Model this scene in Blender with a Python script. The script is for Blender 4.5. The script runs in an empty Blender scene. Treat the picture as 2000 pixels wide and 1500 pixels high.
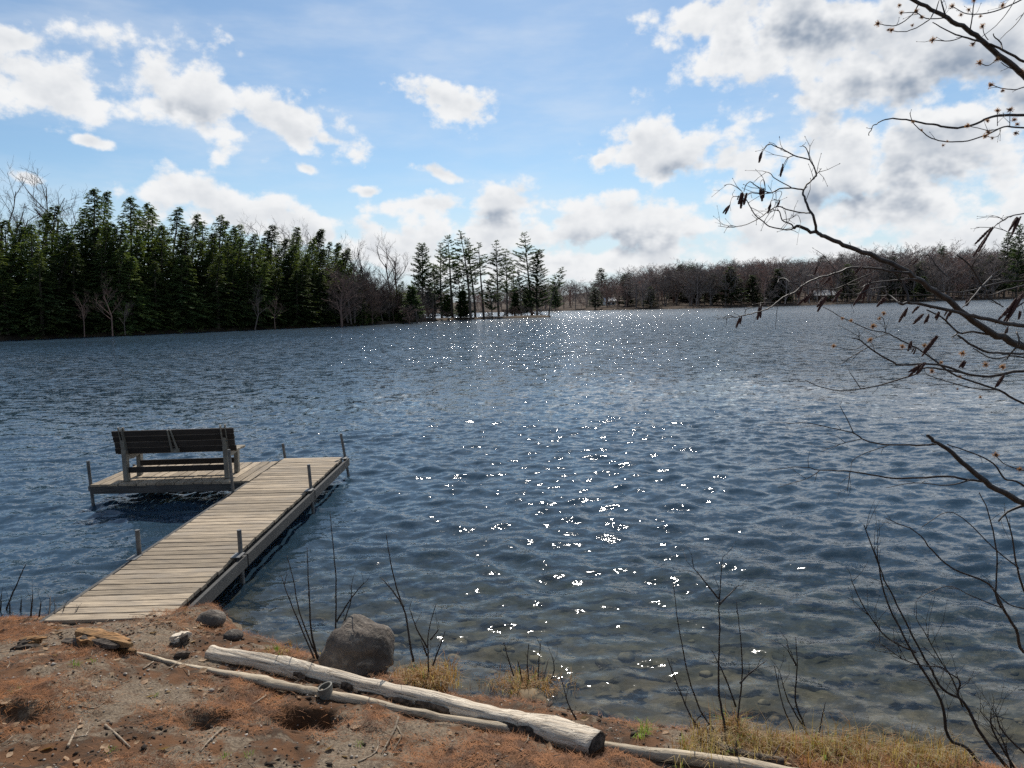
import bpy, bmesh, math, random
import numpy as np
from mathutils import Vector, Matrix
sc = bpy.context.scene
C = sc.collection
rad = math.radians

# ------------------------------------------------------------------ camera
CAM_Z = 2.95
FPX = 1387.0                       # focal length in photo pixels (2000 wide)
PITCH = math.atan(153 / 1387); ROLL = rad(1.4)
cF = np.array([0, math.cos(PITCH), -math.sin(PITCH)])
_u0 = np.array([0, math.sin(PITCH), math.cos(PITCH)]); _r0 = np.array([1.0, 0, 0])
cR = math.cos(ROLL) * _r0 - math.sin(ROLL) * _u0
cU = math.cos(ROLL) * _u0 + math.sin(ROLL) * _r0
cP = np.array([0, 0, CAM_Z])
cam_d = bpy.data.cameras.new('camera'); cam = bpy.data.objects.new('camera', cam_d); C.objects.link(cam)
cam_d.sensor_width = 36; cam_d.lens = FPX / 2000 * 36; cam_d.clip_end = 5000; cam_d.clip_start = 0.05
cam.matrix_world = Matrix(((cR[0], cU[0], -cF[0], 0), (cR[1], cU[1], -cF[1], 0), (cR[2], cU[2], -cF[2], CAM_Z), (0, 0, 0, 1)))
sc.camera = cam

def ray(u, v): return cF + (u - 1000) / FPX * cR + (750 - v) / FPX * cU
def on_z(u, v, z=0.0):             # photo pixel -> point on a level plane
    d = ray(u, v); return cP + d * ((z - CAM_Z) / d[2])
def at_depth(u, v, t): return cP + ray(u, v) * t
def pix(P):
    q = np.asarray(P, float) - cP; z = q @ cF
    return 1000 + FPX * (q @ cR) / z, 750 - FPX * (q @ cU) / z
def top_z(x, y, v):                # height of a point above (x, y) seen on photo row v
    lo, hi = -5.0, 90.0
    for _ in range(40):
        m = (lo + hi) / 2
        if pix((x, y, m))[1] > v: lo = m
        else: hi = m
    return lo

# ------------------------------------------------------------------ light
SUN_AZ, SUN_EL = rad(4), rad(47)
sd = bpy.data.lights.new('sun', 'SUN'); sun = bpy.data.objects.new('sun', sd); C.objects.link(sun)
sd.energy = 5.0; sd.angle = rad(0.53); sd.color = (1.0, 0.95, 0.87)
sdir = Vector((math.sin(SUN_AZ) * math.cos(SUN_EL), math.cos(SUN_AZ) * math.cos(SUN_EL), math.sin(SUN_EL)))
sun.rotation_euler = sdir.to_track_quat('Z', 'Y').to_euler(); sun.location = (0, 0, 60)

W = bpy.data.worlds.new('World'); sc.world = W; W.use_nodes = True
nt = W.node_tree; nt.nodes.clear()
class NB:                          # small node builder
    def __init__(s, tree): s.t = tree
    def n(s, typ, **kw):
        x = s.t.nodes.new(typ)
        for k, v in kw.items(): setattr(x, k, v)
        return x
    def link(s, a, b): s.t.links.new(a, b)
    def put(s, sock, v):
        if isinstance(v, bpy.types.NodeSocket): s.link(v, sock)
        else: sock.default_value = v
    def m(s, op, a, b=None, c=None, clamp=False):
        x = s.n('ShaderNodeMath', operation=op, use_clamp=clamp)
        s.put(x.inputs[0], a)
        if b is not None: s.put(x.inputs[1], b)
        if c is not None: s.put(x.inputs[2], c)
        return x.outputs[0]
    def vm(s, op, a, b=None, scale=None):
        x = s.n('ShaderNodeVectorMath', operation=op)
        s.put(x.inputs[0], a)
        if b is not None: s.put(x.inputs[1], b)
        if scale is not None: s.put(x.inputs['Scale'], scale)
        return x.outputs['Value'] if op in ('LENGTH', 'DOT_PRODUCT') else x.outputs[0]
    def ramp(s, v, a, b, lo=0.0, hi=1.0, smooth=True):
        x = s.n('ShaderNodeMapRange', interpolation_type='SMOOTHSTEP' if smooth else 'LINEAR')
        s.put(x.inputs[0], v); s.put(x.inputs[1], a); s.put(x.inputs[2], b); s.put(x.inputs[3], lo); s.put(x.inputs[4], hi)
        return x.outputs[0]
    def noise(s, vec, scale, detail=4, rough=0.55, dist=0.0, color=False, dim='3D'):
        x = s.n('ShaderNodeTexNoise', noise_dimensions=dim)
        if vec is not None: s.put(x.inputs['Vector'], vec)
        s.put(x.inputs['Scale'], scale); s.put(x.inputs['Detail'], detail); s.put(x.inputs['Roughness'], rough); s.put(x.inputs['Distortion'], dist)
        return x.outputs['Color'] if color else x.outputs['Fac']
    def mix(s, f, a, b, typ='MIX'):
        x = s.n('ShaderNodeMix', data_type='RGBA', blend_type=typ)
        s.put(x.inputs[0], f); s.put(x.inputs[6], a); s.put(x.inputs[7], b)
        return x.outputs[2]
    def comb(s, x, y, z):
        c = s.n('ShaderNodeCombineXYZ'); s.put(c.inputs[0], x); s.put(c.inputs[1], y); s.put(c.inputs[2], z); return c.outputs[0]
    def sep(s, v):
        c = s.n('ShaderNodeSeparateXYZ'); s.put(c.inputs[0], v); return c.outputs

# cumulus field, laid out by azimuth and elevation of the real sky
CLOUDS = [(100,165,190,58,0), (370,190,175,72,14), (545,240,130,42,16), (640,268,55,26,10), (860,195,105,36,8), (168,278,52,19,8), (30,90,62,18,0),
 (45,345,45,28,10), (400,385,95,38,10), (450,420,150,45,12), (600,460,170,45,14), (760,490,170,50,5), (725,378,46,20,0), (850,405,120,30,0), (860,340,64,16,15), (1010,400,110,38,0),
 (1020,460,260,60,0), (1230,430,140,58,8), (1100,510,330,40,0), (1290,300,130,60,5), (1180,310,55,28,0), (1410,325,100,48,5), (1250,262,45,30,0),
 (1450,30,170,60,0), (1560,70,200,95,0), (1800,100,330,170,0), (1640,270,110,95,0), (1820,320,270,130,0), (1700,400,270,75,0), (1560,480,210,38,0), (1900,460,220,45,0), (600,325,50,22,10)]
SHADES = [(1830,185,260,85), (1690,395,190,42), (345,235,75,34), (1000,425,100,20), (1230,470,140,30), (1620,50,190,50), (1330,335,60,22), (980,500,160,22), (1820,340,130,45)]
def azel(u, v):
    d = ray(u, v); d = d / np.linalg.norm(d); return math.atan2(d[0], d[1]), math.asin(d[2])
b = NB(nt)
out = b.n('ShaderNodeOutputWorld'); bg = b.n('ShaderNodeBackground'); b.link(bg.outputs[0], out.inputs[0])
sky = b.n('ShaderNodeTexSky', sky_type='NISHITA', sun_disc=False)
sky.sun_elevation = SUN_EL; sky.sun_rotation = SUN_AZ; sky.air_density = 1.0; sky.dust_density = 0.6; sky.ozone_density = 2.5; sky.altitude = 300
tc = b.n('ShaderNodeTexCoord'); d3 = b.sep(tc.outputs['Generated'])
az = b.m('ARCTAN2', d3[0], d3[1]); el = b.m('ARCSINE', d3[2])
P = b.comb(az, el, 0.0)
warp = b.vm('SCALE', b.vm('SUBTRACT', b.noise(P, 9, 2, 0.5, color=True, dim='2D'), (0.5, 0.5, 0.5)), scale=0.03)
Pw = b.vm('ADD', P, warp)
best = None
for (u, v, ru, rv, ang) in CLOUDS:
    a_, e_ = azel(u, v); ca, sa = math.cos(rad(-ang)), math.sin(rad(-ang)); kx, ky = FPX / ru / (1.02 if ru > 60 else .62), FPX / rv / (1.02 if ru > 60 else .62)
    # squared distance inside a turned ellipse, as two dot products
    q = b.vm('SUBTRACT', Pw, (a_, e_, 0)) if ang else b.vm('MULTIPLY_ADD', Pw, (kx, ky, 0))
    if ang:
        d1 = b.vm('DOT_PRODUCT', q, (ca * kx, sa * kx, 0)); d2 = b.vm('DOT_PRODUCT', q, (-sa * ky, ca * ky, 0))
        r2 = b.m('MULTIPLY_ADD', d1, d1, b.m('MULTIPLY', d2, d2))
    else:
        q.node.inputs[2].default_value = (-a_ * kx, -e_ * ky, 0); r2 = b.vm('DOT_PRODUCT', q, q)
    best = r2 if best is None else b.m('SMOOTH_MIN', best, r2, 0.25)
best = b.m('SUBTRACT', 1.0, b.m('SQRT', b.m('MINIMUM', b.m('MAXIMUM', best, 0.0), 5.0)))
off = b.vm('LENGTH', b.vm('SUBTRACT', P, (0, 0.1, 0)))          # the same kind of cloud all round, away from the frame
gen = b.m('MULTIPLY', b.m('SUBTRACT', b.noise(P, 2.6, 2, 0.5, dim='2D'), 0.575), 6.0)
best = b.m('MAXIMUM', best, b.m('SUBTRACT', b.m('SUBTRACT', gen, 0.35), b.ramp(off, 0.62, 0.85, 3.0, 0.0)))
def field(vec, det):
    q = b.vm('MULTIPLY', vec, (1.0, 1.35, 1.0)); n1 = b.noise(q, 12, det, 0.62, 0.0, dim='2D')
    vo = b.n('ShaderNodeTexVoronoi', voronoi_dimensions='2D', feature='F1'); b.put(vo.inputs['Vector'], b.vm('ADD', q, b.vm('SCALE', warp, scale=0.5)))
    vo.inputs['Scale'].default_value = 17.0; vo.inputs['Detail'].default_value = 2.0; vo.inputs['Roughness'].default_value = 0.55
    n1 = b.m('ADD', n1, b.m('MULTIPLY', b.m('SUBTRACT', 0.42, vo.outputs['Distance']), 0.30))      # rounded cauliflower heads
    return b.m('MULTIPLY_ADD', b.m('SUBTRACT', n1, 0.5), 2.4, b.m('MULTIPLY_ADD', best, 0.95, 0.30))
f0 = field(P, 8); f1 = field(b.vm('ADD', P, (0.003, 0.016, 0)), 4)
dens = b.ramp(f0, -0.05, 0.52)
shade = b.ramp(f1, 0.0, 1.6)
sh2 = None
for (u, v, ru, rv) in SHADES:
    a_, e_ = azel(u, v)
    mp = b.n('ShaderNodeMapping', vector_type='TEXTURE'); b.link(P, mp.inputs[0])
    mp.inputs[1].default_value = (a_, e_, 0); mp.inputs[3].default_value = (ru / FPX, rv / FPX, 1)
    q = b.ramp(b.vm('LENGTH', mp.outputs[0]), 0.3, 1.25, 1.0, 0.0)
    sh2 = q if sh2 is None else b.m('MAXIMUM', sh2, q)
shade = b.m('MULTIPLY', shade, b.m('MULTIPLY_ADD', sh2, 0.80, 0.36), clamp=True)
WHITE, GREY = (8.6, 8.7, 8.8, 1), (2.9, 3.5, 4.4, 1)
ccol = b.mix(shade, WHITE, GREY)
thin = b.m('MULTIPLY', b.ramp(b.noise(b.vm('MULTIPLY', P, (1, 3.5, 1)), 3.2, 5, 0.6), 0.38, 0.75), 0.40)   # thin high veil
skyt = b.mix(1.0, sky.outputs[0], (0.86, 0.98, 1.00, 1), 'MULTIPLY')
skyc = b.mix(thin, skyt, (7.5, 8.0, 8.6, 1))
skyc = b.mix(b.ramp(el, 0.0, 0.2, 0.8, 0.0), skyc, (6.2, 7.2, 8.2, 1))      # pale air low over the horizon
final = b.mix(dens, skyc, ccol)
b.link(final, bg.inputs[0]); bg.inputs[1].default_value = 0.1
W.cycles.sampling_method = 'MANUAL'; W.cycles.sample_map_resolution = 512
sc.view_settings.view_transform = 'Standard'; sc.view_settings.look = 'None'; sc.view_settings.exposure = 0.08; sc.view_settings.gamma = 1.0
sc.cycles.use_denoising = False
sc.cycles.max_bounces = 6; sc.cycles.diffuse_bounces = 2; sc.cycles.glossy_bounces = 3; sc.cycles.transparent_max_bounces = 12; sc.cycles.volume_bounces = 0
sc.cycles.sample_clamp_indirect = 6.0

# ------------------------------------------------------------------ helpers
class MB:                          # collects vertices and faces for ONE mesh
    def __init__(s): s.v = []; s.f = []; s.mi = []
    def add(s, vs, fs, mi=0):
        o = len(s.v); s.v.extend([tuple(p) for p in vs]); s.f.extend([tuple(o + i for i in q) for q in fs]); s.mi.extend([mi] * len(fs)); return o
    def box(s, c, size, rot=None, mi=0):
        hx, hy, hz = size[0] / 2, size[1] / 2, size[2] / 2
        vs = [Vector((x, y, z)) for x in (-hx, hx) for y in (-hy, hy) for z in (-hz, hz)]
        if rot is not None: vs = [rot @ p for p in vs]
        c = Vector(c)
        s.add([p + c for p in vs], [(0, 1, 3, 2), (4, 6, 7, 5), (0, 4, 5, 1), (2, 3, 7, 6), (0, 2, 6, 4), (1, 5, 7, 3)], mi)
    def tube(s, pts, rs, n=6, cap=True, mi=0, wob=0.0, rng=None):
        pts = [Vector(p) for p in pts]; k = len(pts); vs = []; fs = []
        t0 = (pts[1] - pts[0]).normalized()
        ref = Vector((0, 0, 1)) if abs(t0.z) < 0.8 else Vector((1, 0, 0))
        a = t0.cross(ref).normalized()
        for i in range(k):
            t = (pts[min(i + 1, k - 1)] - pts[max(i - 1, 0)])
            if t.length < 1e-9: t = t0
            t.normalize(); a = (a - t * a.dot(t))
            if a.length < 1e-6: a = t.orthogonal()
            a.normalize(); bb = t.cross(a)
            for j in range(n):
                w = 1 + (rng.uniform(-wob, wob) if wob else 0)
                th = 2 * math.pi * j / n
                vs.append(pts[i] + (a * math.cos(th) + bb * math.sin(th)) * rs[i] * w)
        for i in range(k - 1):
            for j in range(n):
                fs.append((i * n + j, i * n + (j + 1) % n, (i + 1) * n + (j + 1) % n, (i + 1) * n + j))
        if cap: fs.append(tuple(reversed(range(n)))); fs.append(tuple((k - 1) * n + j for j in range(n)))
        s.add(vs, fs, mi)
    def build(s, name, mats, parent=None, smooth=False, loc=None):
        me = bpy.data.meshes.new(name); me.from_pydata(s.v, [], s.f)
        for m_ in (mats if isinstance(mats, (list, tuple)) else [mats]): me.materials.append(m_)
        if any(s.mi): me.polygons.foreach_set('material_index', s.mi)
        if smooth: me.polygons.foreach_set('use_smooth', [True] * len(s.f))
        me.update()
        return link(name, me, parent, loc)
def link(name, me, parent=None, loc=None):
    o = bpy.data.objects.new(name, me); C.objects.link(o)
    if parent is not None: o.parent = parent
    if loc is not None: o.location = loc
    return o
def tag(o, label=None, cat=None, group=None, kind=None):
    if label: o['label'] = label
    if cat: o['category'] = cat
    if group: o['group'] = group
    if kind: o['kind'] = kind
    return o
def thing(name, label, cat, loc=(0, 0, 0), rz=0.0, group=None):
    o = link(name, None); o.empty_display_size = 0.1; o.location = loc; o.rotation_euler = (0, 0, rz); return tag(o, label, cat, group)
def copy_tree(o, parent=None):
    c = o.copy(); C.objects.link(c)
    if parent is not None: c.parent = parent
    for ch in o.children: copy_tree(ch, c)
    return c
def np_mesh(name, V, Fq, mat, parent=None, smooth=False):     # quads or tris as numpy arrays
    me = bpy.data.meshes.new(name); k = Fq.shape[1]
    me.vertices.add(len(V)); me.vertices.foreach_set('co', np.ascontiguousarray(V, dtype=np.float32).ravel())
    me.loops.add(Fq.size); me.loops.foreach_set('vertex_index', np.ascontiguousarray(Fq, dtype=np.int32).ravel())
    me.polygons.add(len(Fq)); me.polygons.foreach_set('loop_start', np.arange(0, Fq.size, k, dtype=np.int32))
    if smooth: me.polygons.foreach_set('use_smooth', np.ones(len(Fq), bool))
    me.materials.append(mat); me.update(); me.validate()
    return link(name, me, parent)
def grid_faces(nx, ny, off=0):
    i = np.arange(nx - 1)[None, :] + np.arange(ny - 1)[:, None] * nx
    i = i.ravel() + off
    return np.stack([i, i + 1, i + nx + 1, i + nx], 1)
_rng = np.random.default_rng(5)
_tab = _rng.random((256, 256))
def vnoise(x, y):                  # smooth value noise, 0..1
    xi = np.floor(x).astype(int); yi = np.floor(y).astype(int); fx = x - xi; fy = y - yi
    fx = fx * fx * (3 - 2 * fx); fy = fy * fy * (3 - 2 * fy)
    a = _tab[yi & 255, xi & 255]; b_ = _tab[yi & 255, (xi + 1) & 255]; c = _tab[(yi + 1) & 255, xi & 255]; d = _tab[(yi + 1) & 255, (xi + 1) & 255]
    return (a * (1 - fx) + b_ * fx) * (1 - fy) + (c * (1 - fx) + d * fx) * fy
def fbm(x, y, s, o=4):
    t = 0; a = 0.5; f = 1 / s
    for k in range(o): t = t + a * (vnoise(x * f + 17.3 * k, y * f + 9.1 * k) - 0.5) * 2; a *= 0.5; f *= 2.1
    return t

# ------------------------------------------------------------------ materials
def mat(name):
    m_ = bpy.data.materials.new(name); m_.use_nodes = True; t = m_.node_tree; t.nodes.clear(); bb = NB(t)
    o = bb.n('ShaderNodeOutputMaterial'); return m_, bb, o
def principled(bb, o, col, rough=0.8, spec=0.3, bump=None, bd=0.01, metal=0.0, normal=None):
    p = bb.n('ShaderNodeBsdfPrincipled'); bb.put(p.inputs['Base Color'], col); bb.put(p.inputs['Roughness'], rough); bb.put(p.inputs['Specular IOR Level'], spec); bb.put(p.inputs['Metallic'], metal)
    if bump is not None:
        bn = bb.n('ShaderNodeBump'); bn.inputs['Strength'].default_value = 1.0; bn.inputs['Distance'].default_value = bd
        bb.put(bn.inputs['Height'], bump); bb.link(bn.outputs[0], p.inputs['Normal'])
    bb.link(p.outputs[0], o.inputs['Surface']); return p
def ocoord(bb, shift=True):        # object coordinates, shifted by a random amount for each object
    t = bb.n('ShaderNodeTexCoord'); oi = bb.n('ShaderNodeObjectInfo')
    if not shift: return t.outputs['Object'], oi.outputs['Random']
    return bb.vm('ADD', t.outputs['Object'], bb.vm('SCALE', (37.0, 19.0, 53.0), scale=oi.outputs['Random'])), oi.outputs['Random']
def wood(name, c1, c2, c3, stretch=(1.2, 22, 22), rough=0.85, bd=0.004, rnd=0.55, axis_object=True):
    m_, bb, o = mat(name); v, r = ocoord(bb)
    g = bb.noise(bb.vm('MULTIPLY', v, stretch), 3.0, 6, 0.65, 0.6)
    big = bb.noise(v, 2.2, 4, 0.6)
    col = bb.mix(bb.ramp(g, 0.32, 0.68), c1, c2)
    col = bb.mix(bb.ramp(big, 0.42, 0.75, 0, 0.75), col, c3)
    k = bb.m('MULTIPLY_ADD', r, rnd, 1 - rnd / 2)
    col = bb.mix(1.0, col, bb.comb(k, k, k), 'MULTIPLY')
    crack = bb.ramp(bb.noise(bb.vm('MULTIPLY', v, (stretch[0] * .5, stretch[1] * 1.6, stretch[2] * 1.6)), 4.0, 3, 0.5), 0.30, 0.37, 0.35, 1.0)
    col = bb.mix(1.0, col, bb.comb(crack, crack, crack), 'MULTIPLY')
    principled(bb, o, col, rough, 0.25, bb.m('ADD', g, bb.m('MULTIPLY', crack, 0.8)), bd)
    return m_
def simple(name, c1, c2, scale=6, rough=0.8, spec=0.3, bd=0.004, detail=5, metal=0.0, rnd=0.0, lo=0.35, hi=0.65):
    m_, bb, o = mat(name); v, r = ocoord(bb)
    n = bb.noise(v, scale, detail, 0.6); col = bb.mix(bb.ramp(n, lo, hi), c1, c2)
    if rnd:
        k = bb.m('MULTIPLY_ADD', r, rnd, 1 - rnd / 2); col = bb.mix(1.0, col, bb.comb(k, k, k), 'MULTIPLY')
    principled(bb, o, col, rough, spec, n, bd, metal); return m_
def leafy(name, c1, c2, trans=0.3, scale=0.6, rnd=0.5, rough=0.7):
    m_, bb, o = mat(name); v, r = ocoord(bb)
    n = bb.noise(v, scale, 3, 0.6); col = bb.mix(bb.ramp(n, 0.35, 0.65), c1, c2)
    k = bb.m('MULTIPLY_ADD', r, rnd, 1 - rnd / 2); col = bb.mix(1.0, col, bb.comb(k, k, k), 'MULTIPLY')
    p = principled(bb, o, col, rough, 0.25)
    if trans:
        tr = bb.n('ShaderNodeBsdfTranslucent'); bb.put(tr.inputs[0], bb.mix(1.0, col, (1.5, 1.5, 0.7, 1), 'MULTIPLY'))
        mx = bb.n('ShaderNodeMixShader'); mx.inputs[0].default_value = trans
        bb.link(p.outputs[0], mx.inputs[1]); bb.link(tr.outputs[0], mx.inputs[2]); bb.link(mx.outputs[0], o.inputs['Surface'])
    return m_
M = {}
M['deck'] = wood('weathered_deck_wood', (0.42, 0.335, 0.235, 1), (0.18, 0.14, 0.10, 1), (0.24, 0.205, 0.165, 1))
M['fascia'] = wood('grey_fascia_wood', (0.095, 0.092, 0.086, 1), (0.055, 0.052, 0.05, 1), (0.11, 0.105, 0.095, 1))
M['bench_wood'] = wood('backlit_bench_wood', (0.040, 0.032, 0.027, 1), (0.024, 0.020, 0.017, 1), (0.048, 0.041, 0.036, 1), rnd=0.3)  # back and stretchers: backlit shade put into the colour, darker than the seat
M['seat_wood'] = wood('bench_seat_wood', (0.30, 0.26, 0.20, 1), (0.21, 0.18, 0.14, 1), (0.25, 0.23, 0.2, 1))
M['resin'] = simple('bench_resin', (0.19, 0.18, 0.15, 1), (0.13, 0.12, 0.10, 1), 9, 0.6, 0.4, 0.001)
M['post'] = simple('galvanised_post', (0.15, 0.15, 0.145, 1), (0.085, 0.085, 0.085, 1), 14, 0.55, 0.4, 0.001, metal=0.3)
M['log'] = wood('bleached_log_wood', (0.78, 0.68, 0.54, 1), (0.40, 0.32, 0.235, 1), (0.58, 0.49, 0.385, 1), stretch=(0.9, 17, 17), rnd=0.1, bd=0.016)
M['pole'] = wood('grey_pole_wood', (0.52, 0.43, 0.31, 1), (0.26, 0.205, 0.145, 1), (0.40, 0.335, 0.25, 1), stretch=(1.0, 18, 18), rnd=0.1, bd=0.008)
M['rot'] = wood('rotten_orange_wood', (0.36, 0.19, 0.075, 1), (0.085, 0.042, 0.02, 1), (0.40, 0.25, 0.12, 1), stretch=(2, 16, 16), rnd=0.4, bd=0.012)
M['bark'] = simple('dark_flaking_bark', (0.12, 0.095, 0.075, 1), (0.035, 0.028, 0.022, 1), 26, 0.9, 0.2, 0.015, rnd=0.3)
M['twig'] = simple('dead_twig_bark', (0.30, 0.24, 0.175, 1), (0.14, 0.105, 0.075, 1), 30, 0.85, 0.2, 0.002, rnd=0.6)
M['stem'] = simple('dark_shrub_bark', (0.034, 0.027, 0.024, 1), (0.016, 0.013, 0.012, 1), 40, 0.65, 0.35, 0.001)
M['alder'] = simple('alder_bark', (0.046, 0.036, 0.031, 1), (0.018, 0.014, 0.012, 1), 60, 0.6, 0.4, 0.0012)
M['catkin'] = simple('catkin_scales', (0.085, 0.032, 0.024, 1), (0.028, 0.014, 0.012, 1), 420, 0.7, 0.3, 0.0015, detail=2)
M['bloom'] = leafy('maple_bloom', (0.40, 0.225, 0.14, 1), (0.22, 0.10, 0.06, 1), 0.4, 60, 0.3)
M['hemlock'] = leafy('hemlock_needles', (0.048, 0.078, 0.030, 1), (0.092, 0.116, 0.040, 1), 0.40, 0.35, 0.9)
M['pine'] = leafy('pine_needles_green', (0.036, 0.064, 0.028, 1), (0.060, 0.090, 0.034, 1), 0.35, 0.5, 0.4)
M['trunk'] = simple('grey_brown_trunk_bark', (0.105, 0.085, 0.068, 1), (0.055, 0.043, 0.035, 1), 5, 0.9, 0.2, 0.02, rnd=0.5)
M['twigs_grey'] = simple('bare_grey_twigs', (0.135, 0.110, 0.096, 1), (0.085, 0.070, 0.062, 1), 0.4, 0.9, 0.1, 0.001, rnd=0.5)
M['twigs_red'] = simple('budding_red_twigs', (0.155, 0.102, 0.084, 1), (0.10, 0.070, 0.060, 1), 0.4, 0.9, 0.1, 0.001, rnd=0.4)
M['far_grey'] = simple('hazed_grey_twigs', (0.30, 0.25, 0.225, 1), (0.20, 0.165, 0.15, 1), 0.4, 0.9, 0.1, 0.001, rnd=0.6)  # far woods: twig colour lightened to stand for haze over the lake
M['far_red'] = simple('hazed_budding_twigs', (0.33, 0.215, 0.175, 1), (0.22, 0.15, 0.128, 1), 0.4, 0.9, 0.1, 0.001, rnd=0.5)  # budding twigs, paled in the same way for distance haze
M['birch'] = simple('pale_bare_bark', (0.30, 0.28, 0.25, 1), (0.17, 0.155, 0.14, 1), 3, 0.8, 0.2, 0.003)
M['drygrass'] = leafy('dry_tan_grass', (0.44, 0.34, 0.195, 1), (0.27, 0.19, 0.10, 1), 0.35, 9, 0.5)
M['rustgrass'] = leafy('rusty_dry_grass', (0.36, 0.20, 0.08, 1), (0.22, 0.11, 0.045, 1), 0.3, 9, 0.5)
M['green'] = leafy('fresh_green_grass', (0.14, 0.24, 0.035, 1), (0.22, 0.31, 0.07, 1), 0.4, 9, 0.4)
M['leaf'] = leafy('dry_leaf_litter', (0.42, 0.29, 0.18, 1), (0.24, 0.135, 0.07, 1), 0.2, 12, 0.8)
M['needle'] = leafy('fallen_pine_needles', (0.31, 0.128, 0.044, 1), (0.11, 0.046, 0.019, 1), 0.15, 9.0, 0.0)
M['pebble'] = simple('small_pebbles', (0.42, 0.37, 0.31, 1), (0.17, 0.145, 0.12, 1), 9, 0.85, 0.3, 0.001, lo=0.42, hi=0.58)
M['bedstone'] = simple('wet_lakebed_stones', (0.17, 0.125, 0.075, 1), (0.06, 0.05, 0.035, 1), 7, 0.85, 0.2, 0.002, lo=0.42, hi=0.58)
M['debris'] = simple('dark_bark_bits', (0.07, 0.05, 0.036, 1), (0.025, 0.019, 0.015, 1), 20, 0.9, 0.2, 0.002)
M['roof'] = simple('pale_metal_roof', (0.62, 0.63, 0.64, 1), (0.50, 0.51, 0.53, 1), 1.0, 0.4, 0.5, 0.002)
M['cabin'] = simple('brown_cabin_siding', (0.12, 0.08, 0.055, 1), (0.08, 0.055, 0.04, 1), 2, 0.8, 0.2, 0.004)
M['cabin_white'] = simple('white_siding', (0.72, 0.72, 0.70, 1), (0.62, 0.62, 0.6, 1), 2, 0.7, 0.2, 0.002)
M['glass'] = simple('dark_window_glass', (0.03, 0.035, 0.04, 1), (0.02, 0.025, 0.03, 1), 2, 0.1, 0.5, 0.0)

def rock_mat():
    m_, bb, o = mat('speckled_boulder'); v, r = ocoord(bb)
    n1 = bb.noise(v, 3.5, 6, 0.6); n2 = bb.noise(v, 45, 4, 0.65); n3 = bb.noise(v, 9, 5, 0.6, 0.8)
    col = bb.mix(bb.ramp(n1, 0.38, 0.62), (0.14, 0.112, 0.088, 1), (0.060, 0.048, 0.038, 1))
    col = bb.mix(bb.ramp(n3, 0.5, 0.72, 0, 0.7), col, (0.30, 0.265, 0.215, 1))
    col = bb.mix(bb.ramp(n2, 0.40, 0.62, 0.0, 0.55), col, (0.08, 0.07, 0.062, 1))
    principled(bb, o, col, 0.85, 0.3, bb.m('ADD', bb.m('MULTIPLY', n3, 1.0), bb.m('MULTIPLY', n2, 0.35)), 0.03)
    return m_
M['rock'] = rock_mat()
def ground_mat():
    m_, bb, o = mat('sandy_ground'); g = bb.n('ShaderNodeNewGeometry'); v = g.outputs['Position']
    n_big = bb.noise(v, 1.3, 5, 0.6); n_mid = bb.noise(v, 6, 5, 0.65, 0.4); n_fine = bb.noise(v, 160, 3, 0.7); n_grit = bb.noise(v, 60, 4, 0.7)
    sand = bb.mix(bb.ramp(n_grit, 0.35, 0.65), (0.21, 0.16, 0.108, 1), (0.085, 0.061, 0.042, 1))
    sand = bb.mix(bb.ramp(n_fine, 0.58, 0.68, 0, 0.8), sand, (0.40, 0.35, 0.29, 1))
    sand = bb.mix(bb.ramp(n_fine, 0.30, 0.40, 0.8, 0), sand, (0.06, 0.047, 0.036, 1))
    soil = bb.mix(bb.ramp(n_mid, 0.35, 0.65), (0.042, 0.026, 0.016, 1), (0.115, 0.055, 0.025, 1))
    col = bb.mix(bb.ramp(bb.m('ADD', n_big, bb.m('MULTIPLY', bb.m('SUBTRACT', n_mid, 0.5), 0.7)), 0.42, 0.57), sand, soil)
    z = bb.sep(v)[2]                                   # stony lake floor, silt farther out
    st = bb.n('ShaderNodeTexVoronoi'); st.inputs['Scale'].default_value = 5.0; bb.put(st.inputs['Vector'], bb.vm('ADD', v, bb.vm('SCALE', bb.noise(v, 4, 2, 0.5, color=True), scale=0.25)))
    bed = bb.mix(bb.sep(st.outputs['Color'])[0], (0.060, 0.043, 0.025, 1), (0.15, 0.112, 0.068, 1))
    bed = bb.mix(bb.ramp(n_mid, 0.4, 0.6, 0, 0.6), bed, (0.035, 0.029, 0.019, 1))
    bed = bb.mix(bb.ramp(z, -0.35, -1.3), bed, (0.06, 0.062, 0.045, 1))
    col = bb.mix(bb.ramp(z, 0.06, -0.05), col, bed)
    principled(bb, o, col, 0.92, 0.2, bb.m('ADD', bb.m('MULTIPLY', n_grit, 0.6), bb.m('MULTIPLY', n_fine, 0.25)), 0.014)
    return m_
M['ground'] = ground_mat()
M['forest_floor'] = simple('leafy_forest_floor', (0.085, 0.06, 0.043, 1), (0.045, 0.034, 0.026, 1), 0.5, 0.95, 0.1, 0.05)
M['shore_earth'] = simple('pale_shore_earth', (0.10, 0.075, 0.052, 1), (0.045, 0.035, 0.027, 1), 0.35, 0.95, 0.1, 0.05)

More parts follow.
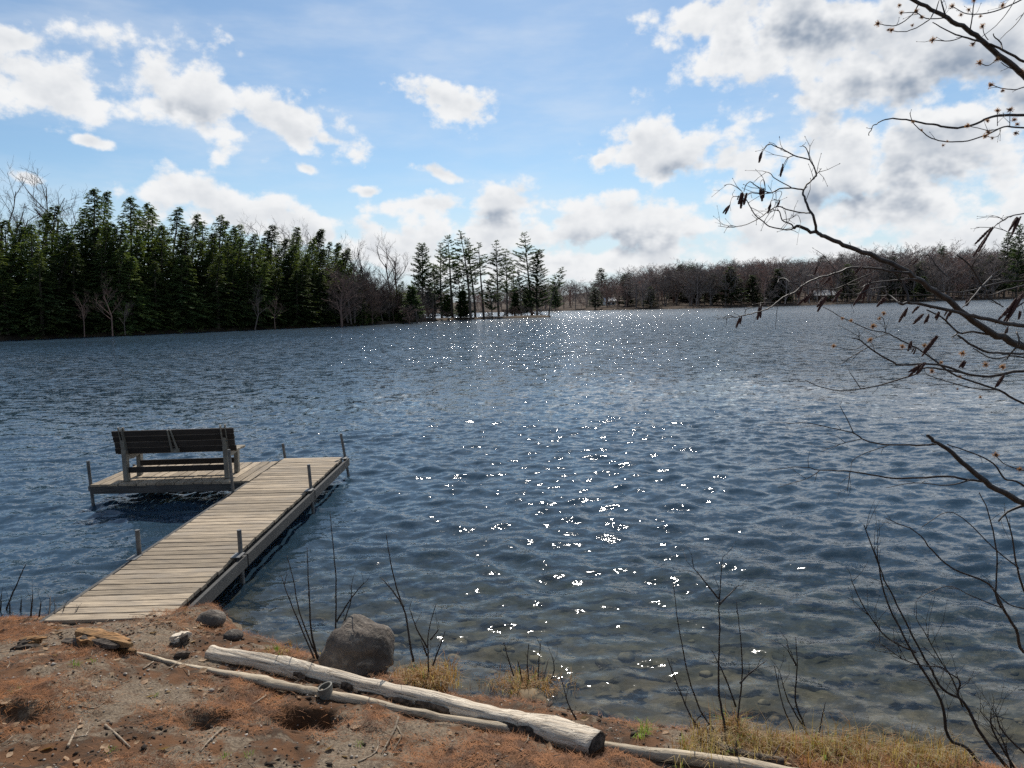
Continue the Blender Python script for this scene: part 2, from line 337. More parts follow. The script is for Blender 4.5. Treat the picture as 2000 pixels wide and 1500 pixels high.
def water_mat():
    m_, bb, o = mat('lake_water'); g = bb.n('ShaderNodeNewGeometry'); v = g.outputs['Position']
    s = bb.sep(v); dist = bb.vm('LENGTH', bb.comb(s[0], s[1], 0.0))
    far = bb.ramp(dist, 9.0, 42.0); shore = bb.ramp(dist, 4.0, 10.0, 0.75, 1.0)
    gust = bb.ramp(bb.noise(bb.vm('MULTIPLY', v, (0.03, 0.09, 0.0)), 1.0, 3, 0.6), 0.3, 0.7, 0.75, 1.2)
    def slopes(vec, scale, det, rough): return bb.vm('SUBTRACT', bb.noise(vec, scale, det, rough, color=True), (0.5, 0.5, 0.5))
    vv = bb.vm('MULTIPLY', v, (0.55, 1.0, 0.0))
    fine = slopes(vv, 19.0, 3, 0.62); mid = slopes(bb.vm('ADD', vv, (31.0, 7.0, 0.0)), 3.4, 5, 0.66)
    a1 = bb.m('MULTIPLY', bb.m('MULTIPLY_ADD', far, 0.35, 0.72), gust); a2 = bb.m('MULTIPLY', bb.m('MULTIPLY_ADD', far, 2.0, 0.2), gust)
    tot = bb.vm('ADD', bb.vm('SCALE', fine, scale=a1), bb.vm('SCALE', mid, scale=a2))
    tot = bb.vm('MULTIPLY', bb.vm('SCALE', tot, scale=shore), (0.8, 1.0, 0.0))
    N = bb.vm('NORMALIZE', bb.vm('ADD', g.outputs['Normal'], tot))
    gl = bb.n('ShaderNodeBsdfAnisotropic') if False else bb.n('ShaderNodeBsdfGlossy')
    gl.inputs['Color'].default_value = (1, 1, 1, 1); bb.put(gl.inputs['Roughness'], bb.m('MULTIPLY_ADD', bb.ramp(dist, 50.0, 200.0), 0.06, bb.m('MULTIPLY_ADD', far, 0.035, 0.038))); bb.link(N, gl.inputs['Normal'])
    tr = bb.n('ShaderNodeBsdfTransparent'); tr.inputs[0].default_value = (0.93, 0.97, 0.96, 1)
    df = bb.n('ShaderNodeBsdfDiffuse'); df.inputs[0].default_value = (0.026, 0.052, 0.080, 1)
    body = bb.n('ShaderNodeMixShader'); bb.put(body.inputs[0], bb.ramp(dist, 4.8, 12.0, 0.05, 0.92)); bb.link(tr.outputs[0], body.inputs[1]); bb.link(df.outputs[0], body.inputs[2])
    fr = bb.n('ShaderNodeFresnel'); fr.inputs[0].default_value = 1.333; bb.link(N, fr.inputs['Normal'])
    fac = bb.m('MINIMUM', bb.m('MULTIPLY', fr.outputs[0], 1.0), 0.95)
    mx = bb.n('ShaderNodeMixShader'); bb.put(mx.inputs[0], fac); bb.link(body.outputs[0], mx.inputs[1]); bb.link(gl.outputs[0], mx.inputs[2])
    bb.link(mx.outputs[0], o.inputs['Surface'])
    va = bb.n('ShaderNodeVolumeAbsorption'); va.inputs['Color'].default_value = (0.25, 0.55, 0.62, 1); va.inputs['Density'].default_value = 1.0
    bb.link(va.outputs[0], o.inputs['Volume'])
    return m_
M['water'] = water_mat()

# ------------------------------------------------------------------ near bank and lake floor
SHX = np.array([-700, -60, -14, -8, -5, -3.6, -2.9, -2.47, -1.79, -1.04, -0.52, 0.2, 0.59, 1.0, 1.63, 2.75, 4, 8, 14, 60, 700.0])
SHY = np.array([-40, 3.0, 7.3, 6.8, 6.45, 6.55, 6.7, 6.14, 5.74, 5.37, 5.05, 4.89, 4.68, 4.55, 4.4, 4.1, 3.75, 3.0, 2.0, -10, -60])
HOLES = [(395, 1405, 0.12, 0.11), (600, 1408, 0.165, 0.22), (15, 1395, 0.17, 0.12), (480, 1305, 0.08, 0.06)]
hole_xy = []
def ground_base(x, y):
    x = np.asarray(x, float); y = np.asarray(y, float)
    d = (np.interp(x, SHX, SHY) - y) * 0.92
    d = d + 0.06 * fbm(x, y, 0.5, 3) * (np.abs(d) < 3)
    inl = 0.20 * (1 - np.exp(-np.maximum(d, 0) / 0.14)) + 0.215 * np.maximum(d, 0)
    inl = np.where(inl > 4, 4 + (inl - 4) * 0.1, inl)
    dn = np.maximum(-d, 0); bed = -(0.10 * np.minimum(dn, 0.3) + 0.085 * np.minimum(dn, 9) + 0.10 * np.clip(dn - 9, 0, 35))
    return np.where(d > 0, inl, bed)
def ground_z(x, y):
    x = np.asarray(x, float); y = np.asarray(y, float)
    z = ground_base(x, y); near = np.exp(-((x + 1) ** 2 + (y - 4.5) ** 2) / 60)
    z = z + near * (0.035 * fbm(x, y, 0.9, 3) + 0.040 * fbm(x + 5, y, 0.24, 3) + 0.018 * fbm(x, y + 3, 0.08, 3))
    for (hx, hy, r, dep) in hole_xy:
        q = ((x - hx) ** 2 + ((y - hy) * 1.25) ** 2) / r ** 2 * (1 + .9 * fbm(x * 1.0 + hx, y * 1.0, .09, 3))
        z = z - dep * np.exp(-np.maximum(q, 0) ** 2) * (1 + .35 * fbm(x, y - hx, .05, 2))
    return z
_T = np.concatenate([np.arange(2.0, 9.0, 0.012), np.arange(9.0, 30.0, 0.1)])
def gpos(u, v, lift=0.0):          # photo pixel -> point on the bank
    d = ray(u, v); P_ = cP[None, :] + d[None, :] * _T[:, None]
    hit = np.nonzero(P_[:, 2] <= ground_z(P_[:, 0], P_[:, 1]) + lift)[0]
    return P_[hit[0] if len(hit) else -1]
for (u, v, r, dep) in HOLES:
    p = gpos(u, v); hole_xy.append((p[0], p[1], r, dep))
def axis(lo, hi, step, ends, grow):
    a = list(np.arange(lo, hi, step)); s = step; x = a[-1]
    while x < ends[1]: s *= grow; x += s; a.append(x)
    s = step; x = lo; pre = []
    while x > ends[0]: s *= grow; x -= s; pre.append(x)
    return np.array(pre[::-1] + a)
gx = axis(-5.6, 3.6, 0.022, (-700, 700), 1.16); gy = axis(2.9, 7.0, 0.022, (-300, 700), 1.16)
GX, GY = np.meshgrid(gx, gy); GZ = ground_z(GX, GY)
ground = np_mesh('ground', np.stack([GX, GY, GZ], -1).reshape(-1, 3), grid_faces(len(gx), len(gy)), M['ground'], smooth=True)
tag(ground, kind='structure')

# ------------------------------------------------------------------ lake surface: wind waves as geometry, finer ripples as slope
wx = axis(-8, 6.5, 0.047, (-640, 640), 1.045); wy = axis(3.4, 16, 0.042, (-30, 640), 1.022)
WX, WY = np.meshgrid(wx, wy); WZ = np.zeros_like(WX)
sx = np.gradient(wx)[None, :]; sy = np.gradient(wy)[:, None]
wr = np.random.default_rng(11)
depth_d = np.clip((WY - np.interp(WX, SHX, SHY)), 0.0, 6.0)
calm = 0.62 + 0.38 * np.clip(depth_d / 4.0, 0, 1)
for k in range(90):
    lam = 0.17 * (6.0 ** (k / 89.0)); th = wr.normal(rad(-100), rad(40)); kx, ky = math.cos(th) * 2 * math.pi / lam, math.sin(th) * 2 * math.pi / lam
    amp = 0.0037 * lam ** 0.80 * wr.uniform(0.5, 1.5)
    fade = np.clip(lam / (2.6 * np.maximum(sx * abs(math.cos(th)) * 1.2, sy * abs(math.sin(th)))) - 1, 0, 1)
    ph = kx * WX + ky * WY + wr.uniform(0, 6.28) + 0.9 * fbm(WX[::1, ::1], WY, 2.5, 2) * (1 if k % 3 else 0.5)
    WZ += amp * fade * (np.sin(ph) + 0.22 * np.cos(2 * ph))
WZ *= calm
top = np.stack([WX, WY, WZ], -1).reshape(-1, 3); nx_, ny_ = len(wx), len(wy)
faces = grid_faces(nx_, ny_)
ring = np.concatenate([np.arange(nx_), np.arange(1, ny_) * nx_ + nx_ - 1, (ny_ - 1) * nx_ + np.arange(nx_ - 2, -1, -1), np.arange(ny_ - 2, 0, -1) * nx_])
low = top[ring].copy(); low[:, 2] = -9.0; o0 = len(top); L = len(ring)
side = np.stack([ring, o0 + np.arange(L), o0 + (np.arange(L) + 1) % L, np.roll(ring, -1)], 1)
corner = [0, nx_ - 1, nx_ - 1 + ny_ - 1, 2 * (nx_ - 1) + ny_ - 1]
bot = np.array([[o0 + corner[0], o0 + corner[3], o0 + corner[2], o0 + corner[1]]])
water = np_mesh('lake_water', np.concatenate([top, low]), np.concatenate([faces, side, bot]), M['water'], smooth=True)
tag(water, kind='structure')

# ------------------------------------------------------------------ far land
def land_strip(name, pts, prof, mat_, jitter=1.0, step=3.0, seed=0):
    """terrain swept along a shoreline: pts = shore (x, y), prof = [(metres inland, height)] ; inland is to the left of travel"""
    pts = [np.array(p, float) for p in pts]; P = []
    for a_, c_ in zip(pts[:-1], pts[1:]):
        k = max(1, int(np.linalg.norm(c_ - a_) / step)); P += [a_ + (c_ - a_) * i / k for i in range(k)]
    P.append(pts[-1]); P = np.array(P)
    T = np.gradient(P, axis=0); T /= np.linalg.norm(T, axis=1)[:, None]
    for _ in range(6): T[1:-1] = (T[:-2] + T[1:-1] * 2 + T[2:]) / 4
    Nn = np.stack([-T[:, 1], T[:, 0]], 1); Nn /= np.linalg.norm(Nn, axis=1)[:, None]
    dd = np.array([p[0] for p in prof]); hh = np.array([p[1] for p in prof]); ds = np.interp(np.linspace(0, 1, 34), np.linspace(0, 1, len(dd)), dd)
    V = []
    for q, n_ in zip(P, Nn):
        XY = q[None, :] + n_[None, :] * ds[:, None]
        z = np.interp(ds, dd, hh); z = z + np.clip(np.abs(z), 0, 1.2) * 0.5 * jitter * fbm(XY[:, 0], XY[:, 1], 6.0, 3)
        V.append(np.column_stack([XY, z]))
    V = np.array(V)
    o = np_mesh(name, V.reshape(-1, 3), grid_faces(len(ds), len(P)), mat_, smooth=True)
    return tag(o, kind='structure')
PEN = [(-150, 62), (-110, 76), (-68, 94.5), (-45, 116), (-24.5, 138), (-16, 158)]
land_strip('wooded_peninsula', PEN, [(-6, -1.5), (-0.6, -0.15), (0, 0.12), (0.8, 0.5), (6, 1.0), (25, 3.0), (45, 3.4), (75, 1.5), (85, -1.5)], M['shore_earth'])
land_strip('pine_point', [(-22, 148), (-15.5, 160.5), (-8, 163.5), (0, 166), (6.5, 167.6), (9.6, 168.6)], [(-4, -1.5), (-0.4, -0.1), (0, 0.15), (1.0, 0.42), (4, 0.5), (7, 0.3), (8, -0.1), (11, -1.5)], M['shore_earth'], step=1.0)
FAR = [(-260, 330), (-120, 345), (-30, 350), (24, 335), (80, 282), (125, 305), (172, 338), (284, 392), (420, 430)]
fx_ = np.linspace(-330, 480, 110); fy_ = np.concatenate([np.linspace(-12, 12, 20), np.linspace(16, 360, 50)])
def HF(x): return np.interp(x, [-300, 10, 70, 170], [.3, .3, .6, 1.0])      # the ridge sinks towards the left
FXg, FDg = np.meshgrid(fx_, fy_); FYg = np.interp(FXg, [p[0] for p in FAR], [p[1] for p in FAR]) + FDg
FZg = np.interp(FDg * .85, [-12, -0.5, 0, 2, 20, 60, 110, 200, 330], [-2.5, -.15, .2, .7, 1.6, 6, 13, 20, 22]); FZg = np.where(FZg > .7, .7 + (FZg - .7) * HF(FXg), FZg) + np.clip(np.abs(FZg), 0, 1.2) * .5 * fbm(FXg, FYg, 9.0, 3)
tag(np_mesh('far_hillside', np.stack([FXg, FYg, FZg], -1).reshape(-1, 3), grid_faces(len(fx_), len(fy_)), M['forest_floor'], smooth=True), kind='structure')

# ------------------------------------------------------------------ trees
def rnd_dir(r, up=0.0):
    v = Vector((r.gauss(0, 1), r.gauss(0, 1), r.gauss(0, 1) + up)); return v.normalized()
def spray(mb, p, d, L, w, r, mi=0, droop=0.25):       # a flat little bough of two or three leaf-shaped faces
    d = d.normalized(); s = d.cross(Vector((0, 0, 1)))
    if s.length < 1e-3: s = Vector((1, 0, 0))
    s.normalize(); s = (s + Vector((0, 0, r.uniform(-0.45, 0.45)))).normalized()
    tip = p + d * L - Vector((0, 0, droop * L)); m_ = p + d * L * 0.45
    mb.add([p, m_ + s * w, tip, m_ - s * w], [(0, 1, 2), (0, 2, 3)], mi)
def hemlock(H, seed, base=0.06, rmax=0.17, tip_lean=0.5):
    r = random.Random(seed); trunk = MB(); cr = MB(); R = H * rmax
    def ax(t): return Vector((tip_lean * max(0, t - .55) ** 2 * 3.2 + .15 * math.sin(5 * t + seed), .12 * math.sin(4 * t + 2 * seed), H * t))
    trunk.tube([ax(0) - Vector((0, 0, .6)), ax(.3), ax(.6), ax(.98)], [H * .012 + .03, H * .010, H * .006, 0.012], 6)
    lob = [(r.uniform(0, 6.28), r.uniform(.1, .9), r.uniform(.25, .6)) for _ in range(9)]       # uneven sides: lobes and hollows
    n = int(H * 17)
    for k in range(n):
        f = ((k + r.random()) / n) ** 0.92; t = base + (1 - base) * f * .99; th = r.uniform(0, 6.283)
        prof = (1 - f) ** 0.85 * (0.70 + 0.30 * min(1, f * 4 + 0.3))
        g = 1.0
        for (a0, z0, w0) in lob: g += (w0 - .42) * 1.5 * math.exp(-((math.cos(th - a0) - 1) ** 2) * 3 - ((f - z0) / .10) ** 2)
        L = R * prof * max(.25, g) * r.uniform(0.45, 1.15) + 0.22 + .25 * (1 - f)
        d = Vector((math.cos(th), math.sin(th), .32 - .42 * (1 - f))).normalized(); p0 = ax(t); m_ = max(3, int(L / 0.26)); dr = r.uniform(.18, .42)
        for i in range(m_):
            q = (i + r.uniform(0.3, 1)) / m_
            if q < 0.25 and L > 1.2: continue
            p = p0 + d * L * q - Vector((0, 0, dr * L * q * q)); wd = (1 - q) * .5 + .25
            for _ in range(3):
                a_ = th + r.gauss(0, .75); o_ = Vector((-math.sin(th), math.cos(th), 0)) * r.uniform(-1, 1) * wd * .55 * min(1.2, L * .4)
                spray(cr, p + o_ + Vector((0, 0, r.uniform(-.10, .08))), Vector((math.cos(a_), math.sin(a_), r.uniform(-.3, .2))), r.uniform(.30, .70) * (1 - .4 * f), r.uniform(.06, .14) * (1 - .3 * f), r, droop=.4)
    for i in range(16):                                # nodding leader
        t = i / 16; p = ax(.955 + .045 * t); a_ = r.uniform(0, 6.28)
        spray(cr, p, Vector((math.cos(a_) + .8 * t, math.sin(a_), 0.35)), 0.42, 0.06, r)
    return trunk, cr
def pine(H, seed, base=0.35, reach=0.17, lean=(0, 0), dens=1.0, shape='tall'):
    r = random.Random(seed); trunk = MB(); cr = MB(); R = H * reach
    def axis_(t): return Vector((lean[0] * t ** 1.3 + 0.012 * H * math.sin(3 * t + seed), lean[1] * t, H * t))
    trunk.tube([axis_(t) - Vector((0, 0, .5 if t == 0 else 0)) for t in (0, .2, .4, .6, .8, .97)], [(.016 * H + .02) * (1 - .88 * t) for t in (0, .2, .4, .6, .8, .97)], 7)
    t = base
    while t < 0.99:
        f = (t - base) / (1 - base)
        prof = ((0.55 + 0.45 * math.sin(math.pi * min(1, f * 1.15 + .12))) * (1 - f ** 3) if shape == 'tall' else (1 - f) ** 0.8 + 0.06)
        n = r.choice((2, 3, 3, 4)) if shape == 'tall' else 5
        th0 = r.uniform(0, 6.28)
        for k in range(n):
            if r.random() > 0.88 * dens: continue
            th = th0 + k * 6.283 / n + r.uniform(-.5, .5); L = R * prof * r.uniform(.5, 1.25) + .25
            d = Vector((math.cos(th), math.sin(th), r.uniform(-.05, .28) + 0.55 * max(0, f - .7))).normalized(); p0 = axis_(t)
            pts = [p0 + d * L * q + Vector((0, 0, 0.16 * L * q * q)) for q in (0, .5, 1)]
            trunk.tube(pts, [0.022 + .008 * L, 0.014 + .004 * L, 0.008], 3, cap=False)
            m_ = max(4, int(L / 0.15))
            for i in range(m_):
                q = 0.25 + 0.78 * (i + r.random()) / m_
                p = p0 + d * L * q + Vector((0, 0, 0.16 * L * q * q)) + Vector((r.gauss(0, .13), r.gauss(0, .13), r.gauss(0, .06)))
                for _ in range(4):
                    a_ = th + r.gauss(0, 0.9); spray(cr, p, Vector((math.cos(a_), math.sin(a_), r.uniform(-.05, .75))), r.uniform(.34, .68), r.uniform(.07, .14), r, droop=0.0)
        t += (0.030 if shape == 'tall' else 0.022) * r.uniform(.7, 1.4)
    return trunk, cr
def bare(H, seed, spread=0.34, depth=4, fork=0.32, up=0.55, sides=5, fine=1.0, w=0.022, low=0.35, n0=7):
    r = random.Random(seed); mb = MB()
    def grow(p, d, L, rad_, lev):
        mid = p + d * L * .5 + Vector((r.gauss(0, .04), r.gauss(0, .04), 0)) * L; q = p + d * L + Vector((r.gauss(0, .05), r.gauss(0, .05), .04)) * L
        if lev <= 1: mb.tube([p, mid, q], [rad_, rad_ * .8, rad_ * .55], sides if lev == 0 else 4, cap=False)
        else:
            s_ = rnd_dir(r).cross(d).normalized() * max(rad_, w * .5)
            mb.add([p - s_, p + s_, q + s_ * .5, q - s_ * .5], [(0, 1, 2, 3)])
        if lev >= depth: return
        n = {0: n0, 1: 5, 2: 5}.get(lev, int(4 * fine))
        for k in range(n):
            t = low + (1 - low) * (k + r.random()) / n if lev == 0 else 0.25 + 0.75 * (k + r.random()) / n
            o = p.lerp(mid, t * 2) if t < .5 else mid.lerp(q, t * 2 - 1)
            side = rnd_dir(r); side = (side - d * side.dot(d)).normalized()
            nd = (d * up + side * r.uniform(.35, .9) + Vector((0, 0, .28))).normalized()
            grow(o, nd, L * r.uniform(.34, .62) * (0.8 if lev == 0 else 1), rad_ * r.uniform(.35, .5), lev + 1)
    grow(Vector((0, 0, -.4)), Vector((r.gauss(0, .03), r.gauss(0, .03), 1)).normalized(), H * .72, H * .011 + .03, 0)
    return mb

def pxy(u, v, z=0.3): p = on_z(u, v, z); return p[0], p[1]
def strip_z(x, y, shore, prof):                         # rough ground height inland of a shore polyline
    best = 1e9
    for a_, c_ in zip(shore[:-1], shore[1:]):
        a_ = np.array(a_); c_ = np.array(c_); t = np.clip(((x - a_[0]) * (c_ - a_)[0] + (y - a_[1]) * (c_ - a_)[1]) / ((c_ - a_) @ (c_ - a_)), 0, 1)
        best = min(best, math.hypot(x - (a_ + t * (c_ - a_))[0], y - (a_ + t * (c_ - a_))[1]))
    z_ = float(np.interp(best, [p[0] for p in prof], [p[1] for p in prof]))
    return z_ * (HF(x) if prof is FARP and z_ > .7 else 1)
PENP = [(0, .12), (.8, .5), (6, 1.0), (25, 3.0), (45, 3.4)]; FARP = [(0, .2), (2, .7), (20, 1.6), (60, 6), (110, 13), (200, 20), (330, 22)]
R = random.Random(21)
# -- hemlock stand on the left shore; tops follow the skyline seen from the bank
SKU = [-400, 0, 60, 130, 165, 235, 330, 420, 500, 560, 620, 650, 690, 730, 760, 800]
SKV = [430, 425, 410, 372, 362, 368, 400, 412, 425, 440, 445, 465, 495, 545, 572, 592]
hem_src = []
for k in range(8):
    H0 = 20.0; tr, cr = hemlock(H0, 100 + k, base=(0.03, 0.08, 0.03, 0.12, 0.05, 0.04, .02, .1)[k], rmax=(0.20, 0.165, 0.23, 0.18, 0.21, 0.19, .25, .15)[k], tip_lean=(1.2, 1.9, .6, 1.5, 1.1, 2.2, .9, 1.6)[k])
    hem_src.append((tr, cr))
hem_me = []
for tr, cr in hem_src:
    a_ = tr.build('trunk', M['trunk']); c_ = cr.build('crown', M['hemlock']); hem_me.append((a_.data, c_.data)); bpy.data.objects.remove(a_); bpy.data.objects.remove(c_)
def plant(name, parts, x, y, z, s, rz, label, cat, group, tilt=(0, 0), sxy=1.0):
    t = thing(name, label, cat, (x, y, z), rz, group); t.rotation_euler = (tilt[0], tilt[1], rz); t.scale = (s * sxy, s * sxy, s)
    for nm, me in parts: link(nm, me, t)
    return t
def along(shore, t):
    L_ = [math.dist(p, q) for p, q in zip(shore[:-1], shore[1:])]; s_ = t * sum(L_)
    for l, p, q in zip(L_, shore[:-1], shore[1:]):
        if s_ <= l: f = s_ / l; return (p[0] + (q[0] - p[0]) * f, p[1] + (q[1] - p[1]) * f, (q[1] - p[1]) / l, -(q[0] - p[0]) / l)
        s_ -= l
    return (*shore[-1], 0.5, -0.8)
ROWS = [(2.2, 52, 0.66), (6.0, 50, 0.86), (10.5, 46, 1.0), (16, 40, 1.0)]
HLAB = ['waterside hemlock in the left shore stand', 'second-rank hemlock in the left shore stand', 'tall skyline hemlock in the left shore stand', 'rearmost hemlock of the left shore stand']
for ri, (inl, n, hs) in enumerate(ROWS):
    for k in range(n):
        t = (k + R.uniform(.15, .85)) / n
        x, y, nx0, ny0 = along(PEN[1:], t)
        x -= nx0 * (inl + R.uniform(-1.6, 1.6)); y -= ny0 * (inl + R.uniform(-1.6, 1.6))
        z = strip_z(x, y, PEN, PENP) - 0.1
        u, _ = pix((x, y, z)); 
        if u < -260 or u > 800: continue
        full = top_z(x, y, float(np.interp(u, SKU, SKV)))
        h = (full - z) * (hs * R.uniform(.80, 1.0) if ri < 2 else R.uniform(.86, 1.0) if R.random() < .7 else R.uniform(.7, .86))
        h = max(3.5, min(h, 27)); tr, cr = hem_me[R.randrange(8)]
        plant('hemlock_tree', [('trunk', tr), ('crown', cr)], x, y, z, h / 20.0, R.uniform(-.9, .9), HLAB[ri], 'tree', 'hemlocks on the left shore, rank %d from the water' % (ri + 1), (R.uniform(-.02, .02), R.uniform(0, .05)), R.uniform(1.25, 1.8) * (20 / h) ** .4)
# -- bare trees: meshes
bare_me = []
for k in range(6):
    o = bare(16, 300 + k, depth=4, fine=1.3).build('bare_tree', [M['twigs_grey'], M['twigs_red']][1 if k in (2, 5) else 0]); bare_me.append(o.data); bpy.data.objects.remove(o)
far_me = []
for k in range(6):
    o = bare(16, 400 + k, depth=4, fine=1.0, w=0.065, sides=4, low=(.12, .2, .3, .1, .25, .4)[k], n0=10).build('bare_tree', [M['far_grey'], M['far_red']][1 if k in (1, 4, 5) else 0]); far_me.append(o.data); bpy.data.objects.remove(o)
def bare_tree(x, y, z, h, label, group, me=None, sxy=1.0):
    o = link('bare_tree', me or R.choice(bare_me)); o.location = (x, y, z); o.rotation_euler = (0, 0, R.uniform(0, 6.28)); s = h / 16.0 * R.uniform(.95, 1.05); o.scale = (s * sxy, s * sxy, s)
    return tag(o, label, 'tree', group)
for (u, v, inl) in [(20, 372, 26), (65, 350, 24), (95, 352, 28), (118, 360, 25), (-30, 385, 25), (445, 425, 24), (470, 422, 26), (515, 428, 25), (545, 425, 27), (568, 432, 25), (590, 440, 24), (610, 445, 26)]:
    t = 0.02 + 0.95 * max(0, min(1, (u + 40) / 800)); q = on_z(u, 640, 0); 
    # step back along the view direction until well inland
    d = np.array(on_z(u, float(np.interp(u, [0, 750], [664, 633])), 0)); dirv = d[:2] / np.linalg.norm(d[:2]); x, y = d[0] + dirv[0] * inl, d[1] + dirv[1] * inl
    z = 2.6; bare_tree(x, y, z, top_z(x, y, v + (0 if u < 130 else 16)) - z, 'leafless grey hardwood showing above the left shore hemlocks', 'bare hardwoods above the hemlock stand')
for (u, v, inl) in [(700, 468, 9), (718, 474, 12), (762, 474, 10), (778, 470, 14), (742, 520, 5), (760, 540, 3), (785, 548, 3), (728, 535, 2.5), (800, 560, 2.2), (812, 575, 2), (845, 560, 3), (770, 575, 1.6), (748, 570, 1.5), (838, 585, 2)]:
    d = np.array(on_z(u, float(np.interp(u, [700, 750, 860], [637, 633, 627])), 0)); dirv = d[:2] / np.linalg.norm(d[:2]); x, y = d[0] + dirv[0] * inl, d[1] + dirv[1] * inl
    z = min(1.2, .2 + inl * .1); bare_tree(x, y, z, top_z(x, y, v) - z, 'tall leafless brown tree between hemlocks and pine point', 'bare trees at the end of the hemlock stand', sxy=1.0 if inl > 6 else 1.5)
brush_me = []
for k in range(4):
    o = bare(10, 340 + k, depth=4, fine=1.4, low=.08, n0=12, up=.4, w=.035).build('bare_tree', [M['twigs_grey'], M['twigs_red']][k % 2]); brush_me.append(o.data); bpy.data.objects.remove(o)
for k in range(30):
    u = R.uniform(655, 865); inl = R.uniform(1.2, 11); d = np.array(on_z(u, float(np.interp(u, [640, 700, 750, 860], [641, 637, 633, 627])), 0)); dirv = d[:2] / np.linalg.norm(d[:2]); x, y = d[0] + dirv[0] * inl, d[1] + dirv[1] * inl
    z = min(1.2, .2 + inl * .1); h = top_z(x, y, float(np.interp(u, [650, 700, 760, 800, 865], [520, 520, 545, 560, 575])) + R.uniform(-14, 34)) - z
    bare_tree(x, y, z, h * 16 / 10, 'brushy leafless tree in the thicket beside the hemlocks', 'thicket between the hemlocks and the point', R.choice(brush_me), 1.35)
for k in range(9):
    u = R.uniform(690, 815); inl = R.uniform(1.5, 6); d = np.array(on_z(u, float(np.interp(u, [640, 700, 750, 860], [641, 637, 633, 627])), 0)); dirv = d[:2] / np.linalg.norm(d[:2]); x, y = d[0] + dirv[0] * inl, d[1] + dirv[1] * inl
    h = top_z(x, y, R.uniform(545, 592)) - .4; tr, cr = hem_me[R.randrange(8)]; plant('hemlock_tree', [('trunk', tr), ('crown', cr)], x, y, .4, h / 20, R.uniform(0, 6), 'low young hemlock in the thicket left of the point', 'tree', 'young hemlocks in the thicket', sxy=(20 / h) ** .45)
# pale dead tree leaning over the water at the far left
o = bare(11, 77, depth=3, fine=1.0, up=.45, w=.03).build('dead_tree', M['birch']); p = on_z(12, 656, .3)
o.location = (p[0], p[1] + .8, .2); o.scale = [(top_z(p[0], p[1], 515) - .2) / 11 * 1.05] * 3; o.rotation_euler = (0, -.12, .4); tag(o, 'pale leafless dead tree leaning at the water edge, far left of the shore', 'tree')
for (u, v) in [(215, 545), (160, 570), (240, 590), (495, 560), (535, 575)]:
    p = on_z(u, float(np.interp(u, [0, 750], [663, 632])), .3); bare_tree(p[0], p[1] + .6, .3, top_z(p[0], p[1] + .6, v) - .3, 'thin leafless sapling at the water before the hemlocks', 'bare saplings along the left waterline')
# -- white pines on the point: (base u, v), top (u, v), crown start, reach, shape
PINES = [((864, 621), (860, 474), .25, .17, 'tall', 1.0, 'white pine with low boughs at the left end of the pine point'),
 ((886, 622), (872, 456), .42, .15, 'tall', 1.0, 'tall white pine leaning left, second from the left on the point'),
 ((921, 622), (897, 450), .40, .16, 'tall', 1.1, 'tallest white pine of the left cluster on the point, leaning left'),
 ((900, 622), (893, 520), .30, .16, 'tall', .9, 'short dark pine among the trunks of the left cluster on the point'),
 ((927, 621), (914, 470), .30, .12, 'tall', .9, 'slender white pine on the right side of the left cluster'),
 ((944, 621), (936, 470), .55, .12, 'tall', .8, 'lone slim pine with a bare lower trunk in the gap on the point'),
 ((962, 621), (957, 545), .20, .22, 'tall', .8, 'small pine beside the lone slim pine on the point'),
 ((976, 619), (967, 468), .35, .15, 'tall', 1.0, 'tall pine left of centre in the right cluster on the point'),
 ((992, 617), (985, 486), .35, .15, 'tall', 1.0, 'mid-height pine in the right cluster, with an open crown'),
 ((1005, 615), (1000, 512), .3, .17, 'tall', .7, 'thin ragged pine in the middle of the right cluster'),
 ((1018, 615), (1012, 528), .3, .18, 'tall', .7, 'low ragged pine just left of the tall right-hand pine'),
 ((1037, 614), (1026, 452), .45, .17, 'tall', 1.0, 'tallest pine of the right cluster, with a wide flat top'),
 ((1049, 614), (1052, 486), .10, .21, 'cone', 1.0, 'dense full-crowned dark pine near the tip of the point'),
 ((1072, 617), (1099, 522), .50, .12, 'tall', .8, 'small pine leaning right over the water at the tip of the point'),
 ((828, 624), (822, 474), .12, .20, 'cone', 1.0, 'broad dense dark pine left of the open trunks of the point'),
 ((850, 624), (846, 520), .2, .18, 'tall', 1.0, 'shorter pine between the broad dense pine and the open trunks'),
 ((1085, 607), (1083, 560), .1, .28, 'cone', .9, 'small bushy pine behind the leaning pine at the tip')]
for i, (bp, tp, cb, rc, shp, dn, lab) in enumerate(PINES):
    p = on_z(bp[0], bp[1], .3); x, y = p[0], p[1]
    h = top_z(x, y, tp[1]) - .3; u0 = pix((x, y, .3 + h))[0]; lx = (tp[0] - u0) / FPX * y
    tr, cr = pine(h, 500 + i, cb, rc * (1.22 if shp == 'tall' else 1.1), (lx, 0), dn * 1.1, shp)
    t = thing('white_pine', lab, 'tree', (x, y, .3), 0, 'white pines on the point'); tr.build('trunk', M['trunk'], t); cr.build('crown', M['pine'], t)
for (u, h_) in [(870, 2.6), (884, 1.8), (898, 2.4), (912, 1.6), (955, 1.6), (984, 2.2), (1000, 2.6), (1012, 2.0), (1026, 3.0), (1040, 1.8), (1058, 2.4), (846, 3.5), (832, 3.0), (815, 4.0), (800, 3.6)]:
    p = on_z(u, float(np.interp(u, [800, 860, 1072], [629, 622, 615])), .4); o = bare(h_, 900 + u, depth=4, up=.3, w=.04, low=.1, n0=9).build('waterside_bush', M['twigs_grey'] if u % 4 else M['twigs_red']); o.location = (p[0], p[1], .35); o.scale = (1.9, 1.5, 1)
    tag(o, 'low leafless bush under the pines on the point', 'bush', 'bushes under the pines')
